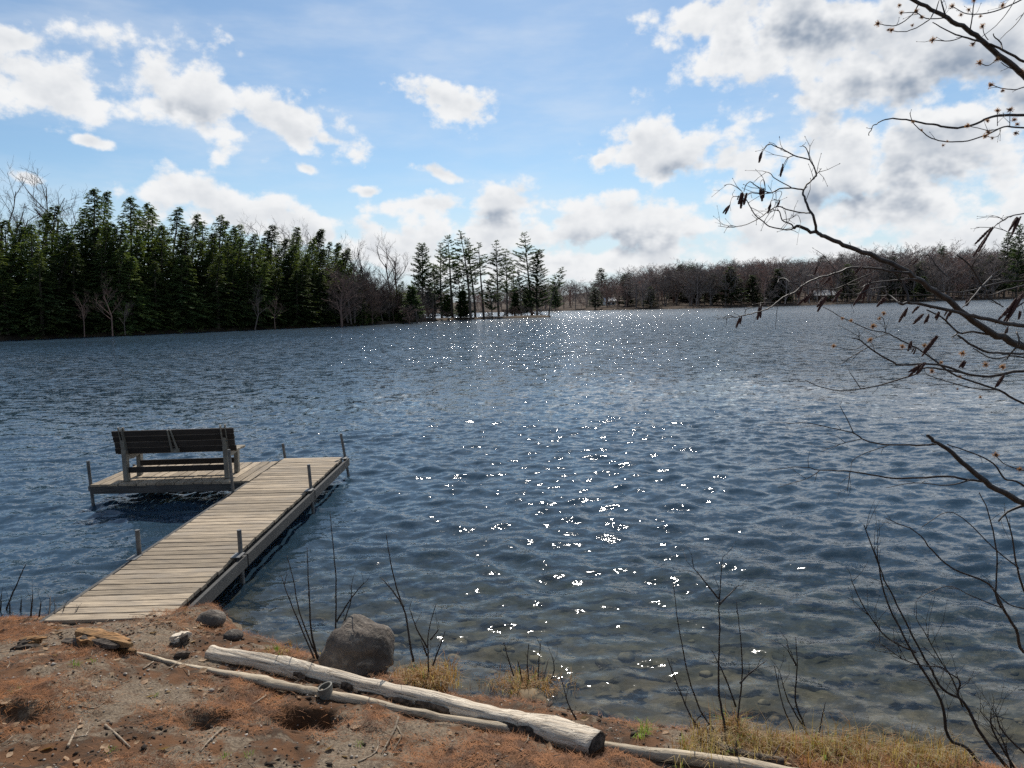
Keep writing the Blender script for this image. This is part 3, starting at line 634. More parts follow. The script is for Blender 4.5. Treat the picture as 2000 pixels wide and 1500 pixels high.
for i, (u, v, vt, lab) in enumerate([(874, 621, 578, 'small dark pine sapling at the left foot of the pine cluster'), (905, 622, 570, 'bushy young pine among the trunks of the left cluster'), (1008, 615, 574, 'bushy young pine among the trunks of the right cluster'), (1030, 614, 566, 'young pine just left of the dense pine near the tip'), (806, 628, 560, 'young dark pine at the left of the broad dense pine')]):
    p = on_z(u, v, .3); h = top_z(p[0], p[1], vt) - .3; tr, cr = pine(h, 560 + i, .05, .28, (0, 0), 1.0, 'cone'); t = thing('white_pine', lab, 'tree', (p[0], p[1], .3), 0, 'white pines on the point'); tr.build('trunk', M['trunk'], t); cr.build('crown', M['pine'], t)
# -- far shore
FSU = [700, 930, 1090, 1150, 1200, 1300, 1400, 1500, 1560, 1640, 1700, 1800, 1840, 1900, 1960, 2100]
FSV = [565, 565, 552, 549, 537, 521, 516, 511, 511, 497, 491, 482, 474, 479, 471, 465]
stuff = []
cnt = 0
for ri, inl in enumerate([3, 8, 14, 22, 34, 50, 70, 95]):
    n = 90 if ri < 5 else 110
    for k in range(n):
        x, y, nx0, ny0 = along(FAR[1:], (k + R.uniform(.1, .9)) / n)
        x -= nx0 * (inl + R.uniform(-2.5, 3)); y -= ny0 * (inl + R.uniform(-2.5, 3)); z = strip_z(x, y, FAR, FARP) - .2
        u, _ = pix((x, y, z))
        if u < 690 or u > 2080 or (ri < 2 and R.random() < .35): continue
        if any(abs(u - uc) < wc and inl < 9 for uc, wc in ((1385, 20), (1357, 12), (1448, 24), (1608, 26), (1190, 12), (1465, 22), (1340, 24), (1176, 14), (1225, 10), (1975, 22))): continue
        full = top_z(x, y, float(np.interp(u, FSU, FSV))) - z
        h = min(full * R.uniform(.78, 1.06), R.uniform(16, 27)) * (R.uniform(.45, .8) if ri < 2 and R.random() < .5 else 1)
        if h < 3: continue
        me = R.choice(far_me)
        if cnt < 290 and R.random() < .62:
            bare_tree(x, y, z, h, 'leafless brown hardwood in the woods along the far shore', 'bare hardwoods on the far shore', me, R.uniform(1.2, 1.7)); cnt += 1
        else: stuff.append((me, x, y, z, h / 16.0, R.uniform(0, 6.28)))
if stuff:
    Vs, Fs, off = [], [], 0
    cache = {}
    for me, x, y, z, s, a_ in stuff:
        if me.name not in cache:
            co = np.zeros(len(me.vertices) * 3, np.float32); me.vertices.foreach_get('co', co)
            cache[me.name] = (co.reshape(-1, 3), np.array([tuple(p.vertices) for p in me.polygons if len(p.vertices) == 4], np.int32))
        co, fq = cache[me.name]; ca, sa = math.cos(a_), math.sin(a_)
        Vs.append(np.stack([(co[:, 0] * ca - co[:, 1] * sa) * s * 1.5 + x, (co[:, 0] * sa + co[:, 1] * ca) * s * 1.5 + y, co[:, 2] * s + z], 1)); Fs.append(fq + off); off += len(co)
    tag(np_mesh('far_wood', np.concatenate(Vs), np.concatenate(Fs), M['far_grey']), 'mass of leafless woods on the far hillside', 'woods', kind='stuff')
con_me = []
for k in range(3):
    tr, cr = pine(16, 700 + k, .08, .17, (0, 0), 1.0, 'cone'); a_ = tr.build('trunk', M['trunk']); c_ = cr.build('crown', M['pine']); con_me.append((a_.data, c_.data)); bpy.data.objects.remove(a_); bpy.data.objects.remove(c_)
CON = [(1175, 604, 524, 4, 'tall dark pine standing above the woods left of the white cottage'), (1162, 606, 560, 1, 'small dark pine at the waterline below the tall far pine'), (1224, 604, 534, 4, 'narrow dark conifer between the white cottage and the twin pines'),
 (1330, 601, 518, 5, 'left one of the twin dark pines by the first brown cabin'), (1350, 601, 516, 4, 'right one of the twin dark pines by the first brown cabin'), (1312, 601, 545, 7, 'lower dark conifer left of the twin far pines'), (1465, 597, 517, 4, 'big dark spruce beside the cabins on the far shore'),
 (1640, 590, 503, 60, 'dark pine top on the far ridge left of the branch'), (1605, 592, 500, 55, 'pale green pine top on the far ridge'), (1500, 596, 540, 12, 'small dark conifer right of the big far spruce'), (1985, 584, 437, 6, 'big dark pine at the right edge of the far shore'), (1962, 584, 455, 8, 'dark pine just left of the big pine at the right edge'), (2030, 584, 430, 6, 'dark pine beyond the right edge of the far shore'), (1270, 604, 560, 3, 'short dark conifer at the waterline right of the white cottage'), (1800, 590, 540, 20, 'small green conifer among the bare trees behind the alder branch')]
for k in range(16):
    u = R.uniform(1240, 1960); CON.append((u, float(np.interp(u, [1100, 1400, 1700, 2000], [607, 602, 592, 583])), float(np.interp(u, FSU, FSV)) + R.uniform(4, 45), R.choice((5, 12, 25, 45)), 'dark conifer among the bare far hillside woods'))
for i, (u, v, vt, inl, lab) in enumerate(CON):
    d = np.array(on_z(u, v, 0)); dirv = d[:2] / np.linalg.norm(d[:2]); x, y = d[0] + dirv[0] * inl, d[1] + dirv[1] * inl; z = strip_z(x, y, FAR, FARP) - .2
    h = top_z(x, y, vt) - z; tr, cr = con_me[i % 3]
    plant('far_pine', [('trunk', tr), ('crown', cr)], x, y, z, h / 16, R.uniform(0, 6), lab, 'tree', 'conifers on the far shore', sxy=min(2.0, 32 / h))
# cabins on the far shore
def cabin(u, v, w, dpt, hw, hr, wallm, label, rz=0.0, inl=3.0):
    d = np.array(on_z(u, v, 0)); dirv = d[:2] / np.linalg.norm(d[:2]); x, y = d[0] + dirv[0] * inl, d[1] + dirv[1] * inl; z = strip_z(x, y, FAR, FARP)
    t = thing('lake_cabin', label, 'cabin', (x, y, z - .1), math.atan2(-x, y) + rz)
    b_ = MB(); b_.box((0, 0, hw / 2 - .3), (w, dpt, hw + .6)); b_.add([(-w / 2, -dpt / 2, hw), (-w / 2, dpt / 2, hw), (-w / 2, 0, hw + hr), (w / 2, -dpt / 2, hw), (w / 2, dpt / 2, hw), (w / 2, 0, hw + hr)], [(0, 2, 1), (3, 4, 5)]); b_.build('wall', wallm, t)
    rf = MB()
    for s_ in (-1, 1):
        L_ = math.hypot(dpt / 2 + .5, hr); a_ = math.atan2(hr, dpt / 2); rf.box((0, s_ * (dpt / 4 + .15), hw + hr / 2 - .02), (w + .9, L_ + .1, .14), Matrix.Rotation(-s_ * a_, 3, 'X'))
    ro = rf.build('roof', M['roof'], t); c_ = MB(); c_.box((w * .2, .6, hw + hr + .2), (.7, .7, 1.4)); c_.build('chimney', M['rock'], ro)
    for k in range(max(2, int(w / 2.6))):
        xx = -w / 2 + (k + .5) * w / max(2, int(w / 2.6)); m_ = MB(); m_.box((xx, -dpt / 2 - .02, hw * .55), (1.1, .08, 1.1)); wn = m_.build('window', M['cabin_white'], t); g_ = MB(); g_.box((xx, -dpt / 2 - .07, hw * .55), (.95, .04, .95)); g_.build('pane', M['glass'], wn)
    m_ = MB(); m_.box((w * .28, -dpt / 2 - .03, 1.0), (.95, .08, 2.0)); m_.build('door', M['cabin_white'], t)
    return t
cabin(1385, 599, 9, 7, 2.8, 2.6, M['cabin'], 'brown cabin with pale metal roof right of the twin far pines', 0.0, 2.5)
cabin(1357, 600, 7, 6, 2.6, 2.0, M['cabin'], 'small brown cabin half hidden behind the twin far pines', .5, 4)
cabin(1448, 598, 10, 7, 2.8, 2.4, M['cabin'], 'dark cabin with bright roof left of the big far spruce', -.3, 4)
cabin(1608, 594, 12, 7, 2.8, 2.4, M['cabin'], 'low dark cabin with pale roof behind the alder catkins', .2, 5)
cabin(1190, 604, 5, 5, 2.6, 1.6, M['cabin_white'], 'tiny white cottage under the tall far pine', .3, 3)

# ------------------------------------------------------------------ dock
DZ = CAM_Z - 2.6                    # deck top 0.35 m above the water
dock = thing('dock', 'weathered wooden dock with an L-shaped platform reaching into the lake', 'dock', (-3.55, 5.9, 0))
dR = random.Random(4)
def plank_mesh(L, w, th, seed):
    r = random.Random(seed); mb = MB(); n = 7; vs = []
    for i in range(n):
        x = -L / 2 + L * i / (n - 1); e = r.uniform(-.003, .003); e2 = r.uniform(-.003, .003); dz = r.uniform(-.0015, .0015); c = .004
        vs += [(x, -w / 2 + e, -th), (x, -w / 2 + e, dz - c), (x, -w / 2 + e + c, dz), (x, w / 2 + e2 - c, dz), (x, w / 2 + e2, dz - c), (x, w / 2 + e2, -th)]
    fs = []
    for i in range(n - 1):
        for j in range(6): fs.append((i * 6 + j, i * 6 + (j + 1) % 6, (i + 1) * 6 + (j + 1) % 6, (i + 1) * 6 + j))
    fs += [tuple(range(6)), tuple((n - 1) * 6 + j for j in reversed(range(6)))]
    mb.add(vs, fs); me_o = mb.build('plank', M['deck']); me = me_o.data; bpy.data.objects.remove(me_o); return me
W_ = 1.06; pm = [plank_mesh(W_, .1205, .034, k) for k in range(5)]; pm2 = [plank_mesh(1.40, .132, .034, 20 + k) for k in range(3)]
y = 0.03; k = 0
sect = [1.58, 4.30, 6.50]
while y < 6.50:
    o = link('plank', pm[dR.randrange(5)], dock); o.location = (dR.uniform(-.008, .008), y, DZ + dR.uniform(-.003, .003)); o.rotation_euler = (dR.uniform(-.006, .006), dR.uniform(-.004, .004), dR.uniform(-.006, .006) + (math.pi if dR.random() < .5 else 0)); 
    y += .1335; k += 1
    if any(abs(y - s_) < .066 for s_ in sect[:2]): y += .012
x = -0.56 - .075
while x > -3.0:
    o = link('plank', pm2[dR.randrange(3)], dock); o.location = (x, 5.60 + dR.uniform(-.01, .01), DZ - .004 + dR.uniform(-.003, .003)); o.rotation_euler = (0, 0, math.pi / 2 + dR.uniform(-.006, .006) + (math.pi if dR.random() < .5 else 0)); x -= .146
def beam(name, c, size, m_=None, rot=None):
    b_ = MB(); b_.box(c, size, rot); return b_.build(name, m_ or M['fascia'], dock)
for s_ in (-1, 1):
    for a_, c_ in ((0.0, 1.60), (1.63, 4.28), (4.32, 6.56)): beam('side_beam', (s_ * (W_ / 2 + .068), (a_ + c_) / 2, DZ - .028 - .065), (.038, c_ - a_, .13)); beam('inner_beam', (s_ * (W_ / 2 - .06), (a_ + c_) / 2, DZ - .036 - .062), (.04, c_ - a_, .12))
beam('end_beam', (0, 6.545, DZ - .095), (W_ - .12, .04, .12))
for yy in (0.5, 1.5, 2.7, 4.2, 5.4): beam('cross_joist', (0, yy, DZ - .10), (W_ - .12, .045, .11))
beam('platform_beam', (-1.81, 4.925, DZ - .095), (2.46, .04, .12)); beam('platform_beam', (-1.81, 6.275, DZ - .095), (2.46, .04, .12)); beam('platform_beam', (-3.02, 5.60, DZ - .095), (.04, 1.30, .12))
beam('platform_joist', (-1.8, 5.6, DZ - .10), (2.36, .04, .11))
def post(px_, py_, z1, lean=(0, 0), r_=.024):
    bz = float(ground_z(dock.location.x + px_, dock.location.y + py_)) - .3
    b_ = MB(); b_.tube([(px_ - lean[0] * (DZ - bz), py_, bz), (px_, py_, DZ), (px_ + lean[0] * (z1 - DZ), py_ + lean[1], z1)], [r_, r_, r_], 12)
    o = b_.build('post', M['post'], dock, smooth=False)
    br = MB(); br.box((px_, py_, DZ - .075), (.056, .060, .08)); br.build('post_bracket', M['post'], o)
    return o
post(-.556, 1.60, DZ + .28); post(.556, 1.58, DZ + .26); post(.556, 4.32, DZ + .36, (-.04, 0)); post(-.575, 4.28, DZ + .62, (-.03, 0), .022)
post(.556, 6.50, DZ + .42, (-.13, 0)); post(-.55, 6.62, DZ + .25, (-.10, 0)); post(-3.06, 4.96, DZ + .36, (-.03, 0)); post(-3.06, 6.25, DZ + .02)
for sx_, yy in ((.575, 1.49), (.575, 4.22), (.575, 6.40), (-.575, 1.50)):
    beam('corner_plate', (sx_ * .97, yy, DZ + .006), (.10, .16, .008), M['post'])

# ------------------------------------------------------------------ bench
bench = thing('bench', 'weathered wooden park bench facing the lake from the dock platform', 'bench', (-5.315, 11.0, DZ + .002), rad(1.5))
def board(name, L, h, th, loc, rx, m_, seed):
    b_ = MB(); b_.box((0, 0, 0), (L, th, h)); o = b_.build(name, m_, bench, loc=loc); o.rotation_euler = (rx, 0, 0)
    bv = o.modifiers.new('bevel', 'BEVEL'); bv.width = .005; bv.segments = 1; return o
REC = rad(13)
for k in range(4):                                      # back slats from the seat up, leaning towards the shore
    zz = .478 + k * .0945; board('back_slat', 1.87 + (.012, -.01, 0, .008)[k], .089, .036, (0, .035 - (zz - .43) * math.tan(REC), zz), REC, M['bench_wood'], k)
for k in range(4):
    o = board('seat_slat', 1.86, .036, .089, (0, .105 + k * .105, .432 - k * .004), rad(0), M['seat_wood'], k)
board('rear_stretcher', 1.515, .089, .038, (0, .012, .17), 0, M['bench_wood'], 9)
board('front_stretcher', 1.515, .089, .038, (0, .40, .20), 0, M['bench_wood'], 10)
def extr(mb, outline, x0, x1):                          # outline in (y, z), extruded along x
    n = len(outline); vs = [(x0, a_, c_) for a_, c_ in outline] + [(x1, a_, c_) for a_, c_ in outline]
    mb.add(vs, [tuple(range(n)), tuple(reversed(range(n, 2 * n)))] + [(i, i + n, (i + 1) % n + n, (i + 1) % n) for i in range(n)])
for s_ in (-1, 1):
    xc = s_ * .785; fr = MB()
    extr(fr, [(-.055, 0), (.045, 0), (.040, .20), (.050, .40), (.055, .47), (-.03, .56), (-.055, .50), (-.050, .30)], xc - .035, xc + .035)         # rear leg
    extr(fr, [(.36, 0), (.45, 0), (.47, .16), (.50, .36), (.52, .41), (.40, .41), (.385, .20)], xc - .034, xc + .034)                               # front leg
    extr(fr, [(.02, .345), (.20, .32), (.42, .345), (.50, .385), (.50, .412), (.02, .412)], xc - .030, xc + .030)                                   # seat support
    o = fr.build('side_frame', M['resin'], bench); bv = o.modifiers.new('bevel', 'BEVEL'); bv.width = .006; bv.segments = 2
    up = MB(); extr(up, [(.052, .42), (.018, .42), (-.088, .86), (-.052, .868)], xc - .045, xc - .028); extr(up, [(.052, .42), (.018, .42), (-.088, .86), (-.052, .868)], xc + .028, xc + .045)
    extr(up, [(.012, .46), (-.045, .52), (-.128, .845), (-.085, .86)], xc + s_ * -.026 - .006, xc + s_ * -.026 + .006)
    extr(up, [(-.055, .50), (.0, .50), (-.028, .64), (-.075, .66)], xc - .028, xc + .028)
    up.build('back_bracket', M['resin'], bench)
    for zz in (.50, .60):
        bo = MB(); bo.tube([(xc - .05, -.01 - (zz - .5) * .23, zz), (xc + .05, -.01 - (zz - .5) * .23, zz)], [.009, .009], 8); bo.build('bolt', M['post'], bench)
cbk = MB()
for s_ in (-1, 1):
    p0 = Vector((s_ * .045 + .0, .035 - .055, .455)); p1 = Vector((s_ * .022 - .045, .035 - (.80 - .43) * math.tan(REC) - .028, .80)); cbk.tube([p0, p1], [.020, .014], 4)
cbk.box((0, .022 - .03, .47), (.13, .022, .06)); cbk.build('centre_brace', M['resin'], bench)

# ------------------------------------------------------------------ on the bank
fR = random.Random(9)
def smooth_path(pts, rs, sub=4):
    P_ = [Vector(p) for p in pts]; out, ro = [], []; n = len(P_)
    for i in range(n - 1):
        p0, p1, p2, p3 = P_[max(i - 1, 0)], P_[i], P_[i + 1], P_[min(i + 2, n - 1)]
        for k in range(sub):
            t = k / sub; t2, t3 = t * t, t * t * t
            out.append(0.5 * ((2 * p1) + (p2 - p0) * t + (2 * p0 - 5 * p1 + 4 * p2 - p3) * t2 + (3 * p1 - p0 - 3 * p2 + p3) * t3)); ro.append(rs[i] + (rs[i + 1] - rs[i]) * t)
    out.append(P_[-1]); ro.append(rs[-1]); return out, ro
def lay(pxs, rs, sink=.25):                             # a path of photo pixels laid on the bank
    return [Vector(gpos(u, v)) + Vector((0, 0, r_ * (1 - sink))) for (u, v), r_ in zip(pxs, rs)]
def blob(name, c, size, seed, mat_, parent=None, sub=4, amp=.18, flat=.0, rz=0.0):   # stone: a lumpy faceted ball
    bm = bmesh.new(); bmesh.ops.create_icosphere(bm, subdivisions=sub, radius=1.0); r = np.random.default_rng(seed)
    dirs = r.normal(size=(14, 3)); dirs /= np.linalg.norm(dirs, axis=1)[:, None]; offs = r.uniform(.80, 1.0, 14)
    for v in bm.verts:
        p = np.array(v.co); s_ = min(1.0, min(o_ / max(1e-3, p @ d_) for d_, o_ in zip(dirs, offs) if p @ d_ > .2) if any(p @ d_ > .2 for d_ in dirs) else 1)
        s_ += amp * float(fbm(np.array([p[0] * 1.0 + p[2] * .7 + seed]), np.array([p[1] + p[2] * .6]), .8, 4)[0]) + .03 * float(fbm(np.array([p[0] * 6 + p[2] * 3 + seed]), np.array([p[1] * 6 - p[2] * 4]), 1.0, 3)[0])
        v.co = Vector(p * s_); v.co = Vector((v.co.x * size[0], v.co.y * size[1], v.co.z * size[2]))
    me = bpy.data.meshes.new(name); bm.to_mesh(me); bm.free(); me.materials.append(mat_); me.polygons.foreach_set('use_smooth', [True] * len(me.polygons))
    o = link(name, me, parent, c); o.rotation_euler = (0, 0, rz); return o
# boulder
p = gpos(690, 1316); bz = float(ground_z(p[0], p[1])); tag(blob('boulder', (p[0] + .01, p[1] + .20, bz + .03), (.285, .25, .275), 8, M['rock'], amp=.34, rz=.5), 'large speckled grey boulder at the waterline beside the log', 'boulder')
for (u, v, s_, lab) in [(455, 1246, .085, 'small pale stone at the water edge near the end of the dock'), (412, 1216, .13, 'flat pale stone half buried beside the dock end'), (1165, 1395, .06, 'small dark stone at the waterline past the tussocks')]:
    p = gpos(u, v); tag(blob('stone', (p[0], p[1], p[2] + s_ * .2), (s_, s_ * .8, s_ * .6), int(u), M['rock'], sub=3, amp=.1), lab, 'stone')
# bleached log
def log_mesh(pts, rs, n=16, seed=1, wob=.05, sub=6):
    P_, Rr = smooth_path(pts, rs, sub); mb = MB(); r = random.Random(seed); k = len(P_); ph = [r.uniform(0, 6.28) for _ in range(4)]; vs = []; fs = []; Rr = [q * (1 + .10 * math.sin(i * .55 + seed) + r.uniform(-.05, .05)) for i, q in enumerate(Rr)]; P_ = [q + Vector((0, r.uniform(-.006, .006), r.uniform(-.004, .004))) for q in P_]
    a = None
    for i in range(k):
        t = (P_[min(i + 1, k - 1)] - P_[max(i - 1, 0)]).normalized(); ref = Vector((0, 0, 1)); a = t.cross(ref).normalized(); b_ = a.cross(t)
        for j in range(n):
            th = 2 * math.pi * j / n; w = 1 + wob * (math.sin(3 * th + ph[0] + i * .15) + .6 * math.sin(7 * th + ph[1] - i * .1)) + r.uniform(-wob, wob) * .4
            vs.append(P_[i] + (a * math.cos(th) + b_ * math.sin(th)) * Rr[i] * w)
    for i in range(k - 1):
        for j in range(n): fs.append((i * n + j, (i + 1) * n + j, (i + 1) * n + (j + 1) % n, i * n + (j + 1) % n))
    mb.add(vs, fs); c0 = len(mb.v); mb.v.append(tuple(P_[0])); mb.v.append(tuple(P_[-1]))
    for j in range(n): mb.f.append((c0, j, (j + 1) % n)); mb.f.append((c0 + 1, (k - 1) * n + (j + 1) % n, (k - 1) * n + j)); mb.mi += [1, 1]
    return mb, P_, Rr
lx = [(412, 1284), (520, 1304), (640, 1332), (800, 1372), (950, 1410), (1060, 1438), (1168, 1470)]; lr = [.056, .060, .064, .067, .072, .078, .080]
lp = lay(lx, lr, .45); org = lp[0].copy(); la_ = math.atan2(lp[-1].y - org.y, lp[-1].x - org.x); rl = Matrix.Rotation(-la_, 3, 'Z'); mb, LP, LR = log_mesh([rl @ (q - org) for q in lp], lr, 22, 3, .085)
log = thing('fallen_log', 'long pale barkless log lying along the bank with a sawn right end', 'log', org, la_)
mb.build('log_body', [M['log'], M['bark']], log, smooth=True)
for k in range(60):                                     # bark still clinging to the lower near side
    i = fR.randrange(10, len(LP) - 6); th = fR.uniform(-.95, .2); t = (LP[min(i + 1, len(LP) - 1)] - LP[i - 1]).normalized(); a = t.cross(Vector((0, 0, 1))).normalized(); b_ = a.cross(t)
    m_ = MB(); n1, n2 = 6, 3; L_, wd = fR.uniform(.08, .34), fR.uniform(.3, .8); vs = []
    for ii in range(n1):
        for jj in range(n2):
            ang = th + (jj / (n2 - 1) - .5) * wd * (1 - .5 * abs(ii / (n1 - 1) - .5)); rr_ = LR[i] * 1.03 + fR.uniform(.002, .012)
            vs.append(LP[i] + t * (ii / (n1 - 1) - .5) * L_ + (a * math.cos(ang) + b_ * math.sin(ang)) * rr_ + Vector((0, 0, fR.uniform(-.004, .004))))
    m_.add(vs, [(q * n2 + w, (q + 1) * n2 + w, (q + 1) * n2 + w + 1, q * n2 + w + 1) for q in range(n1 - 1) for w in range(n2 - 1)]); m_.build('bark_patch', M['bark'], log)
# pole
qx = [(262, 1278), (340, 1300), (420, 1318), (500, 1336), (580, 1352), (660, 1368), (800, 1396), (950, 1424), (1100, 1452), (1250, 1478), (1420, 1502), (1560, 1524)]
qr = [.016, .018, .022, .034, .030, .030, .026, .030, .034, .036, .038, .036]; qp = lay(qx, qr, .15); org = qp[0].copy(); la_ = math.atan2(qp[-1].y - org.y, qp[-1].x - org.x); rl = Matrix.Rotation(-la_, 3, 'Z'); mb, PP, PR = log_mesh([rl @ (q - org) for q in qp], qr, 10, 6, .10, 5)
pole = mb.build('driftwood_pole', [M['pole'], M['bark']], smooth=True); pole.location = org; pole.rotation_euler = (0, 0, la_); tag(pole, 'thin grey weathered pole lying in front of the pale log', 'pole')
# rotten log end and broken pieces
def chunk(name, pxs, r0, seed, mat_, label=None, parent=None, slabs=7, dark=True):
    p0, p1 = Vector(gpos(*pxs[0])), Vector(gpos(*pxs[1])); r = random.Random(seed); t = (p1 - p0); L_ = t.length; t.normalize(); sd_ = t.cross(Vector((0, 0, 1))).normalized(); up = sd_.cross(t)
    th_ = thing(name, label, 'wood', p0)
    for k in range(slabs):
        f0 = r.uniform(0, .35) if k else 0; f1 = r.uniform(.55, 1); w = r0 * r.uniform(.35, .8); hgt = r0 * r.uniform(.25, .6); o_ = sd_ * r.uniform(-r0, r0) * .7 + up * (r0 * (.15 + .75 * k / slabs))
        m_ = MB(); n = 7; vs = []
        for i in range(n):
            q = t * L_ * (f0 + (f1 - f0) * i / (n - 1)) + o_; q.z -= max(0, (q.z - up.z * r0) * .0); e = (1 - .55 * abs(2 * i / (n - 1) - 1) ** 2) * (1 - .5 * (f0 + (f1 - f0) * i / (n - 1)))
            for (ca, cb) in ((-1, -1), (1, -1), (1, 1), (-.2, 1.3), (-1, .7)): vs.append(q + sd_ * ca * w * e * r.uniform(.75, 1.2) + up * cb * hgt * e * r.uniform(.7, 1.25))
        fs = [(i * 5 + j, i * 5 + (j + 1) % 5, (i + 1) * 5 + (j + 1) % 5, (i + 1) * 5 + j) for i in range(n - 1) for j in range(5)] + [tuple(reversed(range(5))), tuple((n - 1) * 5 + j for j in range(5))]
        m_.add(vs, fs); m_.build('splinter', M['bark'] if (dark and k % 3 == 0) else mat_, th_)
    return th_
chunk('rotten_log', [(132, 1256), (280, 1292)], .125, 3, M['rot'], 'rotten orange-brown log end crumbling beside the dock', slabs=11)
chunk('rotten_wood', [(28, 1266), (98, 1260)], .07, 5, M['rot'], 'dark slab of rotten wood lying left of the rotten log', slabs=5)
chunk('rotten_wood', [(330, 1262), (374, 1250)], .07, 8, M['log'], 'pale split wood block right of the rotten log', slabs=5)
chunk('rotten_wood', [(340, 1284), (378, 1280)], .035, 11, M['bark'], 'small charred chunk just left of the pale log end', slabs=4)
# hollow pipe stub
p = gpos(637, 1362); m_ = MB(); n = 20; vs = []; ro, ri = .048, .039
for (rr_, z) in ((ro, -.08), (ro, .082), (ri, .082), (ri, .03)):
    for j in range(n): th = 6.2832 * j / n; vs.append((rr_ * math.cos(th), rr_ * math.sin(th), z + (.012 * math.cos(th) if z > .08 else 0)))
fs = [(k * n + j, k * n + (j + 1) % n, (k + 1) * n + (j + 1) % n, (k + 1) * n + j) for k in range(3) for j in range(n)]; m_.add(vs, fs); m_.add([(ri * math.cos(6.2832 * j / n), ri * math.sin(6.2832 * j / n), .036) for j in range(n)], [tuple(range(n))], 1)
o = m_.build('pipe_stub', [M['resin'], M['ground']]); o.location = p; o.rotation_euler = (.06, -.04, 0); tag(o, 'short hollow grey pipe stub standing between the pole and the pale log', 'pipe')
# twigs one can pick out
def twig(pxs, r0, label, extra=()):
    pts = lay(pxs, [r0] * len(pxs), -.2); org = pts[0].copy(); P_, Rr = smooth_path([q - org for q in pts], [r0 * (1 - .5 * i / (len(pts) - 1)) for i in range(len(pts))], 3); m_ = MB(); m_.tube(P_, Rr, 6)
    for e in extra:
        q_ = lay(e, [r0 * .7] * len(e), -.4); m_.tube([q - org for q in q_], [r0 * .7 * (1 - .5 * i / (len(e) - 1)) for i in range(len(e))], 5)
    o = m_.build('fallen_twig', M['twig'], smooth=True); o.location = org; tag(o, label, 'twig', 'twigs lying on the bank')
twig([(132, 1462), (143, 1440), (158, 1410)], .008, 'forked pale twig at the lower left of the bank', [[(143, 1444), (172, 1438)]])
twig([(206, 1420), (230, 1440), (255, 1464)], .009, 'thick grey twig right of the forked twig at lower left')
twig([(778, 1404), (772, 1425), (762, 1445), (745, 1475)], .009, 'forked dead twig standing against the pole, centre of the bank', [[(775, 1420), (785, 1440), (768, 1470)]])
twig([(520, 1360), (480, 1385), (440, 1392)], .006, 'thin dark twig above the larger burrow')
twig([(435, 1425), (408, 1450), (392, 1470)], .007, 'short curved twig below the small burrow')
twig([(280, 1308), (300, 1294)], .007, 'short pale stick lying against the pole near the rotten log')
twig([(228, 1342), (255, 1330)], .005, 'small pale stick left of the rusty needle patch')
twig([(700, 1490), (735, 1470), (738, 1440)], .005, 'thin curved twig at the bottom centre of the bank')
twig([(155, 1380), (185, 1385), (205, 1372)], .005, 'thin bent twig left of the small burrow')
# mossy dark branch running down to the grass at right
bx = [(1330, 1390), (1350, 1420), (1372, 1448), (1410, 1470), (1470, 1488), (1530, 1500)]; br_ = [.008, .014, .022, .027, .028, .028]; pts = lay(bx, br_, .0); org = pts[-1].copy(); P_, Rr = smooth_path([q - org for q in pts], br_, 4); m_ = MB(); m_.tube(P_, Rr, 9, wob=.18, rng=fR)
for k in range(9):
    i = fR.randrange(4, len(P_)); m_.tube([P_[i], P_[i] + Vector((fR.uniform(-.1, .1), fR.uniform(-.05, .1), fR.uniform(.02, .12)))], [.008, .003], 4)
o = m_.build('dark_branch', M['bark'], smooth=True); o.location = org; tag(o, 'dark rough fallen branch reaching from the needles towards the water, lower right', 'branch')

# ------------------------------------------------------------------ litter that nobody could count
def bank_points(n, rs, u0=-60, u1=2000, mask=None, lo=None):
    X = rs.uniform(-5.6, 3.4, n * 6); Y = rs.uniform(2.7, 6.75, n * 6); d = np.interp(X, SHX, SHY) - Y; keep = (d > .10)
    for (hx, hy, r_, _) in hole_xy: keep &= ~((np.hypot(X - hx, (Y - hy) * 1.2) < r_ * .95) & (rs.random(len(X)) < .9))
    X, Y = X[keep], Y[keep]
    if mask is not None:
        q = mask(X, Y); keep = rs.random(len(X)) < q; X, Y = X[keep], Y[keep]
    X, Y = X[:n], Y[:n]; return X, Y, ground_z(X, Y)
rs = np.random.default_rng(3)
def clump(X, Y, s=.45, a=1.0, seed=0): return np.clip(.40 + 1.7 * fbm(X + seed, Y - seed, s, 4), .04, 1)
def blades(name, X, Y, Z, L, w, ang, tilt, mat_, bend=0.0):        # one thin triangle each
    dx, dy = np.cos(ang) * np.cos(tilt), np.sin(ang) * np.cos(tilt); dz = np.sin(tilt); px_, py_ = -np.sin(ang) * w, np.cos(ang) * w; n = len(X)
    A = np.stack([X - px_, Y - py_, Z], 1); B = np.stack([X + px_, Y + py_, Z], 1); T = np.stack([X + dx * L, Y + dy * L, Z + dz * L], 1)
    V = np.stack([A, B, T], 1).reshape(-1, 3); return np_mesh(name, V, np.arange(3 * n).reshape(-1, 3), mat_)
X, Y, Z = bank_points(95000, rs, mask=lambda x, y: clump(x, y) ** 1.6)
n = len(X); tag(blades('fallen_needles', X, Y, Z + .004 + rs.random(n) * .012, rs.uniform(.03, .085, n), rs.uniform(.0009, .0019, n), rs.uniform(0, 6.28, n), rs.normal(.05, .22, n), M['needle']), 'rust-coloured fallen pine needles matted over the sandy bank', 'pine needles', kind='stuff')
X, Y, Z = bank_points(3500, rs, mask=lambda x, y: 1.05 - clump(x, y)); n = len(X)
oc = np.array([(1, 0, 0), (-1, 0, 0), (0, 1, 0), (0, -1, 0), (0, 0, 1), (0, 0, -1)], float); of = np.array([(0, 2, 4), (2, 1, 4), (1, 3, 4), (3, 0, 4), (2, 0, 5), (1, 2, 5), (3, 1, 5), (0, 3, 5)])
